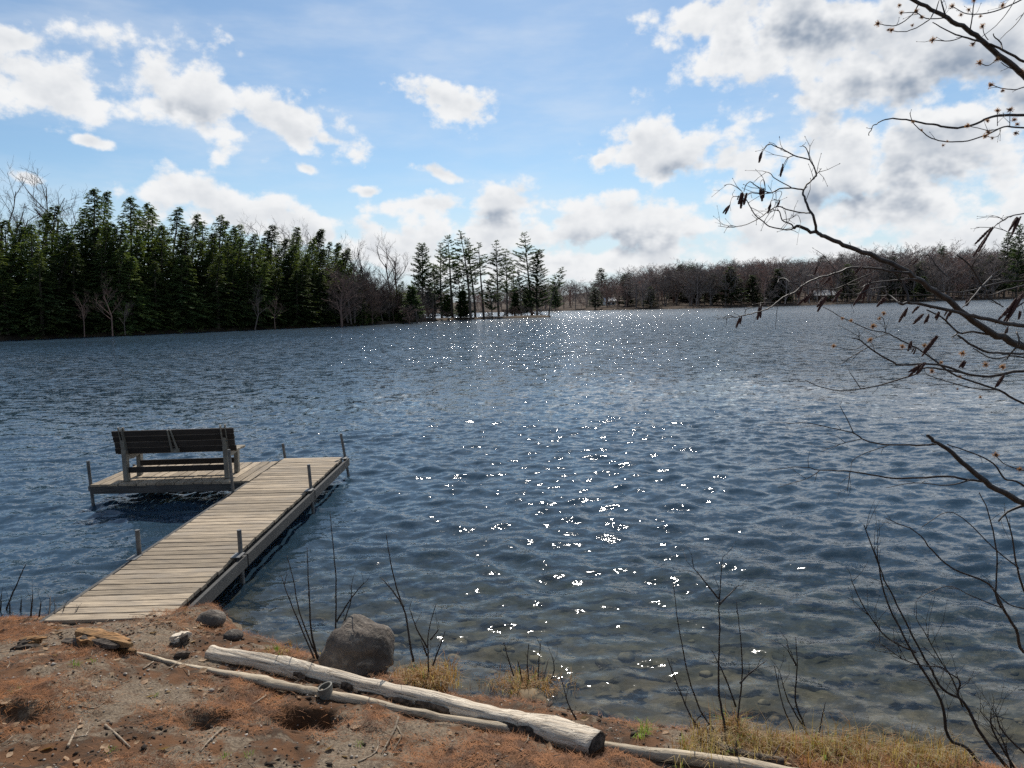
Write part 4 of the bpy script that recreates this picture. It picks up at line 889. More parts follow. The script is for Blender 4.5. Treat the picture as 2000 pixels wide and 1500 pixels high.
S = (rs.gamma(2.0, .0022, n) + .002); a_ = rs.uniform(0, 6.28, n); jit = rs.uniform(.6, 1.3, (n, 6, 1)); V = oc[None] * jit * S[:, None, None] * np.array([1, .8, .6]); ca, sa = np.cos(a_)[:, None], np.sin(a_)[:, None]
V = np.stack([V[..., 0] * ca - V[..., 1] * sa + X[:, None], V[..., 0] * sa + V[..., 1] * ca + Y[:, None], V[..., 2] + Z[:, None] + .3 * S[:, None]], -1)
tag(np_mesh('gravel', V.reshape(-1, 3), (of[None] + 6 * np.arange(n)[:, None, None]).reshape(-1, 3), M['pebble']), 'fine grey gravel scattered over the sandy bank', 'gravel', kind='stuff')
# stones under the shallow water
n = 200; X = rs.uniform(-3.2, 6, n); Y = np.interp(X, SHX, SHY) + np.abs(rs.normal(0, 1.6, n)) + .05; Z = ground_z(X, Y); S = rs.gamma(2.0, .018, n) + .015; a_ = rs.uniform(0, 6.28, n); ca, sa = np.cos(a_)[:, None], np.sin(a_)[:, None]
bm = bmesh.new(); bmesh.ops.create_icosphere(bm, subdivisions=2, radius=1); ico = np.array([tuple(v.co) for v in bm.verts]); icf = np.array([[v.index for v in f.verts] for f in bm.faces]); bm.free()
V = ico[None] * rs.uniform(.8, 1.15, (n, len(ico), 1)) * S[:, None, None] * np.array([1.2, .9, .5]); V = np.stack([V[..., 0] * ca - V[..., 1] * sa + X[:, None], V[..., 0] * sa + V[..., 1] * ca + Y[:, None], V[..., 2] + Z[:, None]], -1)
tag(np_mesh('lakebed_stones', V.reshape(-1, 3), (icf[None] + len(ico) * np.arange(n)[:, None, None]).reshape(-1, 3), M['bedstone'], smooth=True), 'rounded stones on the lake floor under the shallow water', 'stones', kind='stuff')
# dead leaves and bark flakes
X, Y, Z = bank_points(900, rs, mask=lambda x, y: clump(x, y, .6, seed=4)); mb = MB()
for x, y, z in zip(X, Y, Z):
    s_ = fR.uniform(.012, .035); q = Matrix.Rotation(fR.uniform(0, 6.28), 3, 'Z') @ Matrix.Rotation(fR.uniform(-.6, .6), 3, 'X'); c = Vector((x, y, z + s_ * .35)); k_ = fR.uniform(-.4, .5)
    mb.add([c + q @ Vector(p) * s_ for p in ((-1, 0, 0), (-.3, .55, k_ * .4), (.4, .5, k_ * .5), (1.1, 0, k_), (.4, -.5, k_ * .5), (-.3, -.55, k_ * .4), (0, 0, -.1))], [(0, 1, 6), (1, 2, 6), (2, 3, 6), (3, 4, 6), (4, 5, 6), (5, 0, 6)])
tag(mb.build('leaf_litter', M['leaf']), 'curled brown dead leaves and bark flakes on the bank', 'leaves', kind='stuff')
X, Y, Z = bank_points(260, rs); mb = MB()
for x, y, z in zip(X, Y, Z):
    a0 = fR.uniform(0, 6.28); L_ = fR.uniform(.05, .22); p0 = Vector((x, y, z + .006)); p1 = p0 + Vector((math.cos(a0), math.sin(a0), fR.uniform(-.05, .15))) * L_ * .5; p2 = p1 + Vector((math.cos(a0 + .4), math.sin(a0 + .4), fR.uniform(-.2, .1))) * L_ * .5; r_ = fR.uniform(.0015, .004); mb.tube([p0, p1, p2], [r_, r_ * .9, r_ * .5], 4)
tag(mb.build('twig_litter', M['twig']), 'small broken twigs littering the bank', 'twigs', kind='stuff')
X, Y, Z = bank_points(4200, rs, mask=lambda x, y: clump(x, y, .35, seed=9)); n = len(X); S = rs.gamma(1.6, .0030, n) + .0025; a_ = rs.uniform(0, 6.28, n); ca, sa = np.cos(a_)[:, None], np.sin(a_)[:, None]
V = oc[None] * rs.uniform(.5, 1.5, (n, 6, 1)) * S[:, None, None] * np.array([1.6, .8, .6]); V = np.stack([V[..., 0] * ca - V[..., 1] * sa + X[:, None], V[..., 0] * sa + V[..., 1] * ca + Y[:, None], V[..., 2] + Z[:, None] + .4 * S[:, None]], -1)
tag(np_mesh('bark_debris', V.reshape(-1, 3), (of[None] + 6 * np.arange(n)[:, None, None]).reshape(-1, 3), M['debris']), 'dark bark crumbs and cone scales strewn over the bank', 'debris', kind='stuff')
# grasses
def tuft(mb, c, n, h, spread, r, w=.0022, lean=(0, 0)):
    for _ in range(n):
        a0 = r.uniform(0, 6.28); p = Vector(c) + Vector((math.cos(a0), math.sin(a0), 0)) * r.uniform(0, spread); L_ = h * r.uniform(.45, 1.15); out = Vector((math.cos(a0) + lean[0], math.sin(a0) + lean[1], 0)) * r.uniform(.15, .9)
        s_ = Vector((-math.sin(a0), math.cos(a0), 0)) * w; q1 = p + (out * .35 + Vector((0, 0, 1))).normalized() * L_ * .5; q2 = q1 + (out * 1.2 + Vector((0, 0, .45 - .7 * out.length))).normalized() * L_ * .5
        mb.add([p - s_, p + s_, q1 + s_ * .8, q1 - s_ * .8, q2], [(0, 1, 2, 3), (3, 2, 4)])
def tussock(u, v, n, h, spread, label, seed):
    c = gpos(u, v); t = thing('grass_tussock', label, 'grass', c); r = random.Random(seed); g = [MB(), MB(), MB()]
    for k in range(n):
        o_ = Vector((r.gauss(0, spread), r.gauss(0, spread * .7), 0)); tuft(g[0 if r.random() < .35 else 1], o_ + Vector((0, 0, -.02)), 9, h, .03, r, lean=(.1, -.3))
    tuft(g[2], (0, .02, 0), 26, h * .8, spread, r, .0025)
    for mb, nm, mt in zip(g, ('dry_blades', 'rusty_blades', 'green_blades'), ('drygrass', 'rustgrass', 'green')): mb.build(nm, M[mt], t)
tussock(826, 1334, 110, .20, .12, 'dry grass tussock with reddish blades right of the boulder', 1)
tussock(1018, 1352, 130, .19, .14, 'wider dry grass tussock overhanging the water beyond the pale log', 2)
tussock(540, 1278, 26, .10, .10, 'low grassy patch between the boulder and the pale log end', 3)
tussock(1432, 1436, 36, .24, .05, 'upright tan grass clump around the bare saplings at right', 4)
tussock(645, 1290, 24, .10, .08, 'sparse grass at the left foot of the boulder', 6)
g = [MB(), MB(), MB()]; r = random.Random(12)
for k in range(480):
    u = r.uniform(1320, 1890); v = float(np.interp(u, [1320, 1500, 1700, 1880], [1446, 1446, 1458, 1480])) + abs(r.gauss(0, 24)); c = gpos(u, v)
    tuft(g[0 if r.random() < .68 else 1], (c[0], c[1], c[2] - .01), 6, r.uniform(.07, .27), .04, r, lean=(r.uniform(-.5, .8), -.4))
    if r.random() < .16: tuft(g[2], (c[0], c[1], c[2] - .01), 7, r.uniform(.05, .12), .02, r, .002)
for (u, v) in [(1262, 1432), (1250, 1440), (1455, 1450), (1590, 1462), (1650, 1470)]:
    c = gpos(u, v); tuft(g[2], c, 26, .12, .05, r, .002)
for (u, v) in [(145, 1297), (150, 1300), (30, 1350), (215, 1470), (180, 1292), (700, 1455), (440, 1480), (485, 1478), (212, 1205), (540, 1270), (305, 1360), (720, 1335)]:
    c = gpos(u, v); tuft(g[2], c, 22, .035, .035, r, .0015)
tag(g[0].build('dry_grass', M['drygrass']), 'matted straw-coloured grass along the water edge at lower right', 'grass', kind='stuff'); tag(g[1].build('rusty_grass', M['rustgrass']), 'rusty brown dead grass mixed into the straw at lower right', 'grass', kind='stuff'); tag(g[2].build('green_sprouts', M['green']), 'fresh green grass sprouting through the bank', 'grass', kind='stuff')

# ------------------------------------------------------------------ bare shrubs, alder and maple
def pxr(r_px, t): return r_px * t / FPX
class Shrub:
    def __init__(s, name, label, cat, org, mat_): s.t = thing(name, label, cat, org); s.o = Vector(org); s.m = mat_; s.mb = MB(); s.paths = []
    def limb(s, pxs, t0, t1, r0, r1, sub=4, n=6):       # photo path, metres from camera at both ends, pixel radii at both ends
        k = len(pxs); pts = []; rr_ = []; w_ = fR.uniform(0, 6.28)
        for i, (u, v) in enumerate(pxs):
            f = i / (k - 1); t = t0 + (t1 - t0) * f + .03 * math.sin(w_ + 4 * f) * (0 < i < k - 1); pts.append(Vector(at_depth(u, v, t)) - s.o); rr_.append(pxr((r0 + (r1 - r0) * f) * (.80 if r0 > 2.2 else .9), t))
        P_, Rr = smooth_path(pts, rr_, sub); P_ = [q + Vector((fR.gauss(0, .35), fR.gauss(0, .35), fR.gauss(0, .35))) * rr_[0] * .5 for q in P_]; s.mb.tube(P_, Rr, n); s.paths.append((P_, Rr)); return P_
    def raw(s, pts, rs_, sub=4, n=7): P_, Rr = smooth_path([Vector(q) - s.o for q in pts], rs_, sub); s.mb.tube(P_, Rr, n)
    def twiglets(s, n, L0, L1, up=.5, seed=0, r_=.0011):
        r = random.Random(seed)
        for _ in range(n):
            P_, Rr = r.choice(s.paths); i = r.randrange(1, len(P_)); d = (P_[i] - P_[i - 1]).normalized(); sd_ = rnd_dir(r); d = (d + sd_ * .8 + Vector((0, 0, up * r.random()))).normalized(); L_ = r.uniform(L0, L1); q1 = P_[i] + d * L_ * .5 + rnd_dir(r) * L_ * .08; q2 = q1 + (d + rnd_dir(r) * .4).normalized() * L_ * .5
            rr_ = min(Rr[i] * .7, r_); s.mb.tube([P_[i], q1, q2], [rr_, rr_ * .85, rr_ * .5], 4)
            if L_ > .05 and r.random() < .6: q3 = q1 + (d + rnd_dir(r) * .9).normalized() * L_ * .35; s.mb.tube([q1, q3], [rr_ * .7, rr_ * .4], 4)
            s.mb.tube([q2, q2 + (q2 - q1).normalized() * .004], [rr_ * 1.5, rr_ * .5], 4)     # bud
    def done(s, nm='branches'): s.mb.build(nm, s.m, s.t, smooth=True)
def stems(label, base, paths, seed, r0=3.2, tw=14, name='bare_sapling'):
    c = gpos(*base); t = float((c - cP) @ cF); s = Shrub(name, label, 'shrub', tuple(c), M['stem'])
    for i, ps in enumerate(paths): s.limb(ps, t * .999, t * (1 + fR.uniform(-.03, .03)), r0 * (1 if i == 0 else .75), .8)
    s.twiglets(tw, .04, .16, .6, seed, .0018); s.done('stems'); return s
G = 'bare saplings along the bank'
stems('cluster of bare dark saplings in front of the boulder left side', (622, 1290), [[(622, 1292), (608, 1230), (603, 1150), (600, 1070)], [(615, 1290), (590, 1230), (565, 1170), (550, 1125)], [(625, 1290), (605, 1250), (585, 1195), (572, 1130), (560, 1085)], [(655, 1290), (656, 1200), (656, 1130), (650, 1060), (645, 1003)], [(657, 1215), (675, 1185), (700, 1150), (712, 1138)], [(662, 1255), (672, 1215), (685, 1175), (687, 1140)]], 1)
stems('bare dark saplings growing from the tussock right of the boulder', (835, 1335), [[(808, 1292), (800, 1250), (792, 1200), (775, 1150), (760, 1085), (755, 1045)], [(838, 1335), (836, 1280), (838, 1230), (852, 1180)], [(835, 1265), (815, 1230), (800, 1190)], [(845, 1300), (860, 1260), (870, 1232)], [(788, 1185), (768, 1155), (746, 1130)], [(834, 1280), (822, 1250)], [(840, 1250), (858, 1228)]], 2)
stems('thin bare twigs rising from the wider tussock over the water', (1040, 1350), [[(1035, 1345), (1030, 1300), (1033, 1255)], [(1003, 1320), (992, 1285), (985, 1255)], [(1050, 1350), (1052, 1300), (1056, 1255)], [(1065, 1350), (1082, 1310), (1078, 1280)], [(1020, 1330), (1012, 1290)], [(1060, 1330), (1072, 1285)]], 3, 2.4, 12)
stems('bare twig standing alone between the wider tussock and the green sprouts', (1125, 1405), [[(1128, 1408), (1110, 1375), (1095, 1322)]], 4, 2.4, 3)
stems('tall bare saplings in the straw at lower right', (1420, 1446), [[(1423, 1448), (1410, 1390), (1403, 1330), (1405, 1250), (1405, 1170), (1411, 1088)], [(1410, 1440), (1375, 1400), (1350, 1340), (1335, 1275), (1322, 1200), (1316, 1140)], [(1370, 1430), (1345, 1390), (1320, 1330), (1303, 1285)], [(1440, 1440), (1442, 1390), (1450, 1310), (1446, 1240), (1438, 1175)], [(1404, 1170), (1380, 1140), (1355, 1110)], [(1405, 1180), (1425, 1160), (1442, 1143)], [(1437, 1380), (1415, 1320), (1390, 1270)], [(1445, 1335), (1470, 1310), (1497, 1290)]], 5, 3.4, 22)
stems('smaller bare sapling right of the tall saplings in the straw', (1578, 1440), [[(1580, 1440), (1562, 1395), (1553, 1360), (1557, 1300), (1554, 1245)], [(1552, 1430), (1530, 1380), (1512, 1300)], [(1570, 1420), (1540, 1370), (1522, 1310)], [(1598, 1440), (1612, 1370)], [(1555, 1300), (1538, 1268)]], 6, 3.0, 12)
for i, ps in enumerate([[(8, 1202), (22, 1165), (40, 1125), (50, 1103)], [(60, 1207), (64, 1160)], [(95, 1207), (99, 1165)], [(100, 1214), (110, 1185)], [(40, 1202), (42, 1170)], [(135, 1214), (150, 1192)], [(76, 1209), (80, 1175)], [(0, 1202), (3, 1160)], [(20, 1207), (18, 1175)], [(120, 1212), (124, 1188)]]):
    q = stems('tall bent bare twig at the left end of the bank' if i == 0 else 'short spindly dark twig standing on the left end of the bank', ps[0], [ps], 70 + i, 2.0, 4, 'bare_twig'); q.t['group'] = 'twigs at the left end of the bank'
# lower right shrub
c = gpos(1915, 1499); t = float((c - cP) @ cF)
s = Shrub('shoreline_shrub', 'many-stemmed bare shrub leaning over the water at the lower right corner', 'shrub', tuple(c), M['stem'])
for ps, r0, r1 in [([(1920, 1505), (1890, 1462), (1852, 1440), (1838, 1370), (1797, 1300), (1775, 1260), (1735, 1180), (1710, 1085), (1687, 1025)], 4.5, 1.2), ([(1968, 1500), (1920, 1440), (1882, 1372), (1840, 1345), (1820, 1310), (1792, 1260), (1752, 1180), (1722, 1120), (1708, 1075)], 4.2, 1.2), ([(1790, 1275), (1732, 1245), (1690, 1190), (1664, 1137)], 2.4, 1), ([(1868, 1362), (1875, 1330), (1850, 1310), (1820, 1260), (1790, 1210)], 2, .8), ([(1985, 1505), (1940, 1430), (1935, 1390)], 3, 1.2), ([(1880, 1380), (1850, 1310), (1800, 1300), (1760, 1285), (1718, 1255)], 1.8, .8), ([(1975, 1500), (1955, 1440), (1915, 1390)], 2.4, 1), ([(2010, 1480), (1960, 1430), (1945, 1395)], 3, 1)]:
    s.limb(ps, t, t * .97, r0, r1)
s.twiglets(110, .05, .30, .4, 8, .0016); s.done('stems')
# alder: root out of frame to the right on the bank
root = Vector((2.75, 2.35, float(ground_z(2.75, 2.35)) - .05))
s = Shrub('alder_shrub', 'leafless alder reaching in from the right with hanging catkins', 'shrub', tuple(root), M['alder'])
hub = Vector(at_depth(2120, 735, 2.55)); s.raw([root, root + Vector((.05, -.05, .5)), hub.lerp(root, .35) + Vector((.15, 0, 0)), hub], [.034, .030, .024, .018])
hub2 = Vector(at_depth(2150, 1045, 2.75)); s.raw([root, hub2.lerp(root, .5) + Vector((.06, 0, .05)), hub2], [.03, .022, .017])
T0, T1 = 2.55, 2.15
s.limb([(2120, 735), (2060, 702), (2000, 677), (1945, 655), (1900, 625), (1850, 585), (1800, 552), (1770, 530), (1700, 497), (1650, 478), (1610, 462), (1592, 453), (1560, 443), (1550, 446)], T0, T1, 10, 3.2, n=8)
A = 2.15
for ps, r0, r1 in [([(1595, 455), (1590, 425), (1580, 408), (1572, 388), (1569, 371), (1585, 352), (1595, 340), (1582, 312)], 3.6, 1.6), ([(1582, 312), (1550, 303), (1530, 292), (1512, 285), (1504, 281), (1495, 286), (1489, 297)], 1.5, .8), ([(1582, 312), (1578, 297), (1571, 286), (1562, 286)], 1.2, .7), ([(1549, 304), (1537, 310), (1529, 326)], 1, .7), ([(1595, 340), (1602, 333)], 1.2, .8), ([(1569, 371), (1545, 367), (1522, 369), (1508, 376), (1495, 374), (1485, 368), (1475, 362), (1465, 355), (1457, 362), (1453, 374)], 1.7, .8), ([(1545, 366), (1513, 348), (1505, 339), (1490, 334)], 1.2, .7), ([(1522, 369), (1505, 377), (1480, 378), (1467, 377), (1456, 384)], 1.1, .8), ([(1455, 384), (1463, 400), (1475, 420), (1490, 432), (1503, 442), (1525, 447), (1540, 449), (1552, 445)], 1, 1.6), ([(1455, 384), (1448, 373), (1428, 360), (1414, 362)], 1, .6), ([(1445, 384), (1432, 384), (1427, 392), (1425, 402)], .8, .6), ([(1582, 416), (1565, 415), (1540, 410), (1520, 403), (1505, 410), (1485, 425), (1462, 437), (1443, 442), (1425, 444), (1403, 441)], 1.6, .6), ([(1440, 443), (1424, 441), (1414, 455)], .8, .5), ([(1550, 446), (1545, 438), (1528, 430), (1522, 412), (1513, 411), (1503, 416)], 1.8, .6), ([(1528, 430), (1545, 426), (1558, 420), (1564, 435)], .8, .5), ([(1495, 372), (1492, 352), (1485, 356), (1487, 372)], .8, .6), ([(1505, 395), (1510, 380), (1500, 362)], .8, .5), ([(1517, 397), (1527, 378), (1522, 373), (1512, 378)], .7, .5)]:
    s.limb(ps, A, A + fR.uniform(-.12, .12), r0, r1, n=5)
B = 2.3
for ps, r0, r1 in [([(1775, 533), (1745, 530), (1715, 525), (1690, 523), (1662, 523), (1630, 535), (1600, 543), (1572, 555), (1550, 572), (1535, 578), (1515, 592), (1502, 602), (1480, 610), (1455, 616), (1437, 620), (1425, 616), (1412, 620)], 3.4, .8), ([(1437, 620), (1421, 620), (1419, 634)], .8, .5), ([(1455, 615), (1458, 604), (1475, 600)], .8, .5), ([(1504, 598), (1497, 583), (1487, 588), (1485, 600)], .9, .6), ([(1562, 556), (1545, 552), (1533, 544), (1522, 545), (1519, 553)], 1, .7), ([(1572, 555), (1575, 540), (1590, 537)], .9, .6), ([(1570, 558), (1595, 563), (1625, 565), (1650, 557), (1675, 545), (1700, 535)], .9, 1.5), ([(1632, 534), (1626, 520), (1607, 508), (1597, 520), (1591, 536)], 1, .7), ([(1625, 532), (1650, 558), (1668, 572)], 1, .8), ([(1730, 560), (1700, 565), (1672, 575), (1640, 572)], 1.3, .8), ([(1790, 545), (1740, 548), (1705, 552), (1682, 562)], 2, 1.2), ([(1757, 592), (1735, 575), (1710, 560)], 2, 1)]:
    s.limb(ps, B, B + fR.uniform(-.1, .1), r0, r1, n=5)
for ps, t0, t1, r0, r1 in [([(2120, 660), (2000, 637), (1960, 630), (1900, 617), (1850, 605), (1790, 593), (1757, 592)], 2.5, 2.3, 6, 3.2), ([(1775, 591), (1768, 562), (1757, 545), (1745, 530)], 2.3, 2.3, 3.2, 2.6), ([(2080, 540), (2000, 548), (1970, 550), (1940, 555), (1885, 570), (1850, 570), (1815, 565)], 2.7, 2.6, 2.2, 1.4), ([(2080, 540), (2000, 557), (1960, 568), (1930, 577), (1860, 576), (1760, 577), (1690, 577)], 2.7, 2.6, 2, 1), ([(1925, 565), (1917, 555), (1897, 523), (1882, 507), (1868, 498)], 2.6, 2.5, 2.2, 1.6), ([(1897, 523), (1907, 505), (1925, 478)], 2.5, 2.5, 1.4, .9), ([(2080, 405), (2000, 417), (1975, 422), (1960, 430), (1945, 440), (1937, 450)], 2.7, 2.6, 1.6, .9), ([(1960, 430), (1950, 424), (1937, 421)], 2.6, 2.6, .8, .6), ([(2000, 457), (1975, 455), (1945, 445), (1907, 444)], 2.7, 2.6, 1, .6), ([(1880, 600), (1892, 590), (1917, 560), (1937, 540)], 2.4, 2.6, 1.2, 1.6), ([(1850, 540), (1830, 520), (1815, 500), (1805, 496), (1790, 508)], 2.5, 2.5, 1.4, .7), ([(1960, 600), (1930, 580), (1928, 568)], 2.5, 2.5, 1.5, 1), ([(1945, 655), (1900, 648), (1872, 650), (1840, 620), (1810, 605)], 2.5, 2.4, 3, 1.6), ([(1872, 650), (1860, 658)], 2.5, 2.45, 2, 1.4), ([(2110, 740), (2000, 725), (1930, 735), (1880, 728), (1830, 712), (1760, 712), (1745, 708), (1700, 680), (1680, 665), (1663, 660)], 2.6, 2.4, 4, 1.2), ([(1678, 665), (1678, 650)], 2.4, 2.4, 1, .7), ([(1696, 678), (1665, 695), (1645, 710)], 2.4, 2.4, 1, .6), ([(1880, 728), (1810, 718), (1790, 730), (1730, 749), (1680, 760), (1640, 763), (1600, 755), (1573, 742)], 2.5, 2.35, 2.4, .8), ([(1682, 760), (1665, 735), (1660, 728)], 2.4, 2.4, 1, .6), ([(2000, 690), (1960, 690), (1920, 685), (1870, 655)], 2.6, 2.5, 3.2, 2.4), ([(2040, 712), (1985, 695), (1940, 700), (1900, 680)], 2.6, 2.5, 2, 1), ([(1985, 648), (1990, 670), (1970, 695)], 2.5, 2.5, 2, 1.6), ([(2000, 590), (1975, 610), (1968, 640)], 2.6, 2.5, 1.6, 1)]:
    s.limb(ps, t0, t1, r0, r1, n=6)
for ps, t0, t1, r0, r1 in [([(2150, 1045), (2010, 985), (1950, 957), (1900, 920), (1860, 885), (1830, 865), (1811, 851)], 2.75, 2.6, 9, 3.4), ([(1828, 868), (1790, 869), (1730, 868), (1690, 860), (1665, 845), (1620, 835), (1575, 826), (1540, 828)], 2.6, 2.5, 2.6, .7), ([(1668, 848), (1655, 820), (1640, 792)], 2.5, 2.5, 1.2, .6), ([(1930, 942), (1890, 937), (1850, 930), (1760, 935), (1700, 927), (1650, 920), (1600, 918), (1570, 912), (1500, 918)], 2.7, 2.5, 3.4, .7), ([(1600, 920), (1575, 935), (1520, 952)], 2.5, 2.5, 1, .5), ([(1895, 938), (1850, 948), (1790, 943), (1730, 953)], 2.65, 2.6, 1.6, .6), ([(1850, 868), (1900, 885), (1940, 905), (1962, 935), (1985, 940), (2010, 955), (2080, 990)], 2.6, 2.7, 1.2, 2.6), ([(1682, 857), (1640, 868), (1603, 883)], 2.5, 2.5, 1, .5), ([(1735, 870), (1690, 885), (1665, 900), (1662, 918)], 2.5, 2.5, 1, .5), ([(1660, 922), (1655, 960)], 2.5, 2.5, .9, .5), ([(2080, 1310), (2000, 1275), (1985, 1230), (1955, 1180), (1930, 1140), (1860, 1110), (1820, 1075), (1790, 1040), (1730, 1012)], 3.1, 2.9, 4.2, 1), ([(1955, 1185), (1945, 1160), (1947, 1080), (1930, 1000), (1912, 962)], 2.9, 2.8, 2.6, 1), ([(2010, 1180), (1995, 1140), (1985, 1100), (1975, 1040), (1962, 1000)], 2.9, 2.8, 2.8, 1.2), ([(1990, 1110), (1940, 1070), (1890, 1020), (1850, 1000), (1800, 1030)], 2.8, 2.8, 1.5, .7), ([(1962, 1190), (1900, 1165), (1850, 1145), (1790, 1170)], 2.9, 2.8, 1.3, .6), ([(2010, 1190), (1970, 1180), (1940, 1150)], 2.9, 2.9, 1.4, 1.2), ([(2010, 985), (1975, 995), (1950, 1018)], 2.75, 2.75, 4, 1.6)]:
    s.limb(ps, t0, t1, r0, r1, n=6)
s.twiglets(230, .012, .085, .1, 31, .0010); s.done()
cat_m = []
for k in range(3):
    m_ = MB(); r = random.Random(k); n = 14; m_.tube([(0.03 * math.sin(2.2 * i / n + k) * .5, 0, -i / n) for i in range(n + 1)], [.055 * (math.sin(math.pi * (i + .6) / (n + 1.6)) ** .4) * (1.12 if i % 2 else .88) for i in range(n + 1)], 7, wob=.12, rng=r); o = m_.build('catkin', M['catkin']); cat_m.append(o.data); bpy.data.objects.remove(o)
def catkins(a_, e, t, n=3):
    p0, p1 = Vector(at_depth(*a_, t)), Vector(at_depth(*e, t)); d = p1 - p0; L_ = d.length
    for k in range(n):
        o = link('catkin', cat_m[fR.randrange(3)], s.t); sc_ = L_ * (1 if k == 0 else fR.uniform(.6, .9)); o.location = p0 - s.o + Vector((fR.gauss(0, .004), fR.gauss(0, .006), fR.gauss(0, .004))) * (0 if k == 0 else 1)
        dd = (d.normalized() + rnd_dir(fR) * (.05 if k == 0 else .22)).normalized(); o.rotation_euler = (-dd).to_track_quat('Z', 'X').to_euler(); w_ = .10 / max(sc_, .04) * .85; o.scale = (sc_ * w_ * .95, sc_ * w_ * .95, sc_)
for a_, e, t, n in [((1489, 297), (1481, 317), 2.15, 2), ((1528, 326), (1524, 345), 2.15, 4), ((1488, 368), (1489, 393), 2.15, 5), ((1452, 378), (1446, 407), 2.15, 5), ((1448, 376), (1444, 388), 2.15, 2), ((1425, 401), (1415, 418), 2.15, 3), ((1523, 392), (1517, 404), 2.15, 3), ((1506, 400), (1500, 417), 2.15, 3), ((1486, 601), (1480, 625), 2.3, 4), ((1446, 621), (1437, 640), 2.3, 4), ((1567, 558), (1558, 582), 2.3, 3), ((1582, 575), (1557, 595), 2.3, 3), ((1614, 578), (1595, 608), 2.3, 4), ((1645, 566), (1626, 592), 2.3, 3), ((1702, 545), (1669, 598), 2.3, 4), ((1622, 545), (1608, 556), 2.3, 3), ((1597, 520), (1590, 537), 2.3, 2), ((1682, 520), (1670, 535), 2.3, 2), ((1940, 446), (1903, 503), 2.55, 3), ((1994, 423), (1976, 459), 2.6, 3), ((1988, 425), (1970, 452), 2.6, 2), ((1996, 575), (1945, 633), 2.5, 4), ((1985, 582), (1962, 618), 2.5, 3), ((1771, 603), (1757, 630), 2.3, 3), ((1793, 598), (1782, 612), 2.35, 2), ((1803, 616), (1784, 633), 2.4, 3), ((1815, 614), (1804, 632), 2.4, 2), ((1856, 608), (1848, 626), 2.4, 4), ((1836, 610), (1828, 625), 2.4, 3), ((1731, 578), (1713, 600), 2.4, 2), ((1793, 507), (1782, 517), 2.5, 3), ((1995, 608), (1990, 624), 2.5, 4), ((1893, 582), (1888, 598), 2.5, 3), ((1833, 657), (1800, 696), 2.45, 3), ((1807, 708), (1775, 736), 2.45, 3), ((1884, 704), (1872, 718), 2.5, 3), ((1960, 733), (1944, 757), 2.55, 3), ((1779, 667), (1773, 686), 2.45, 2), ((1790, 680), (1783, 692), 2.45, 2), ((1905, 615), (1898, 632), 2.45, 3), ((1968, 640), (1962, 655), 2.5, 3)]:
    catkins(a_, e, t, n)
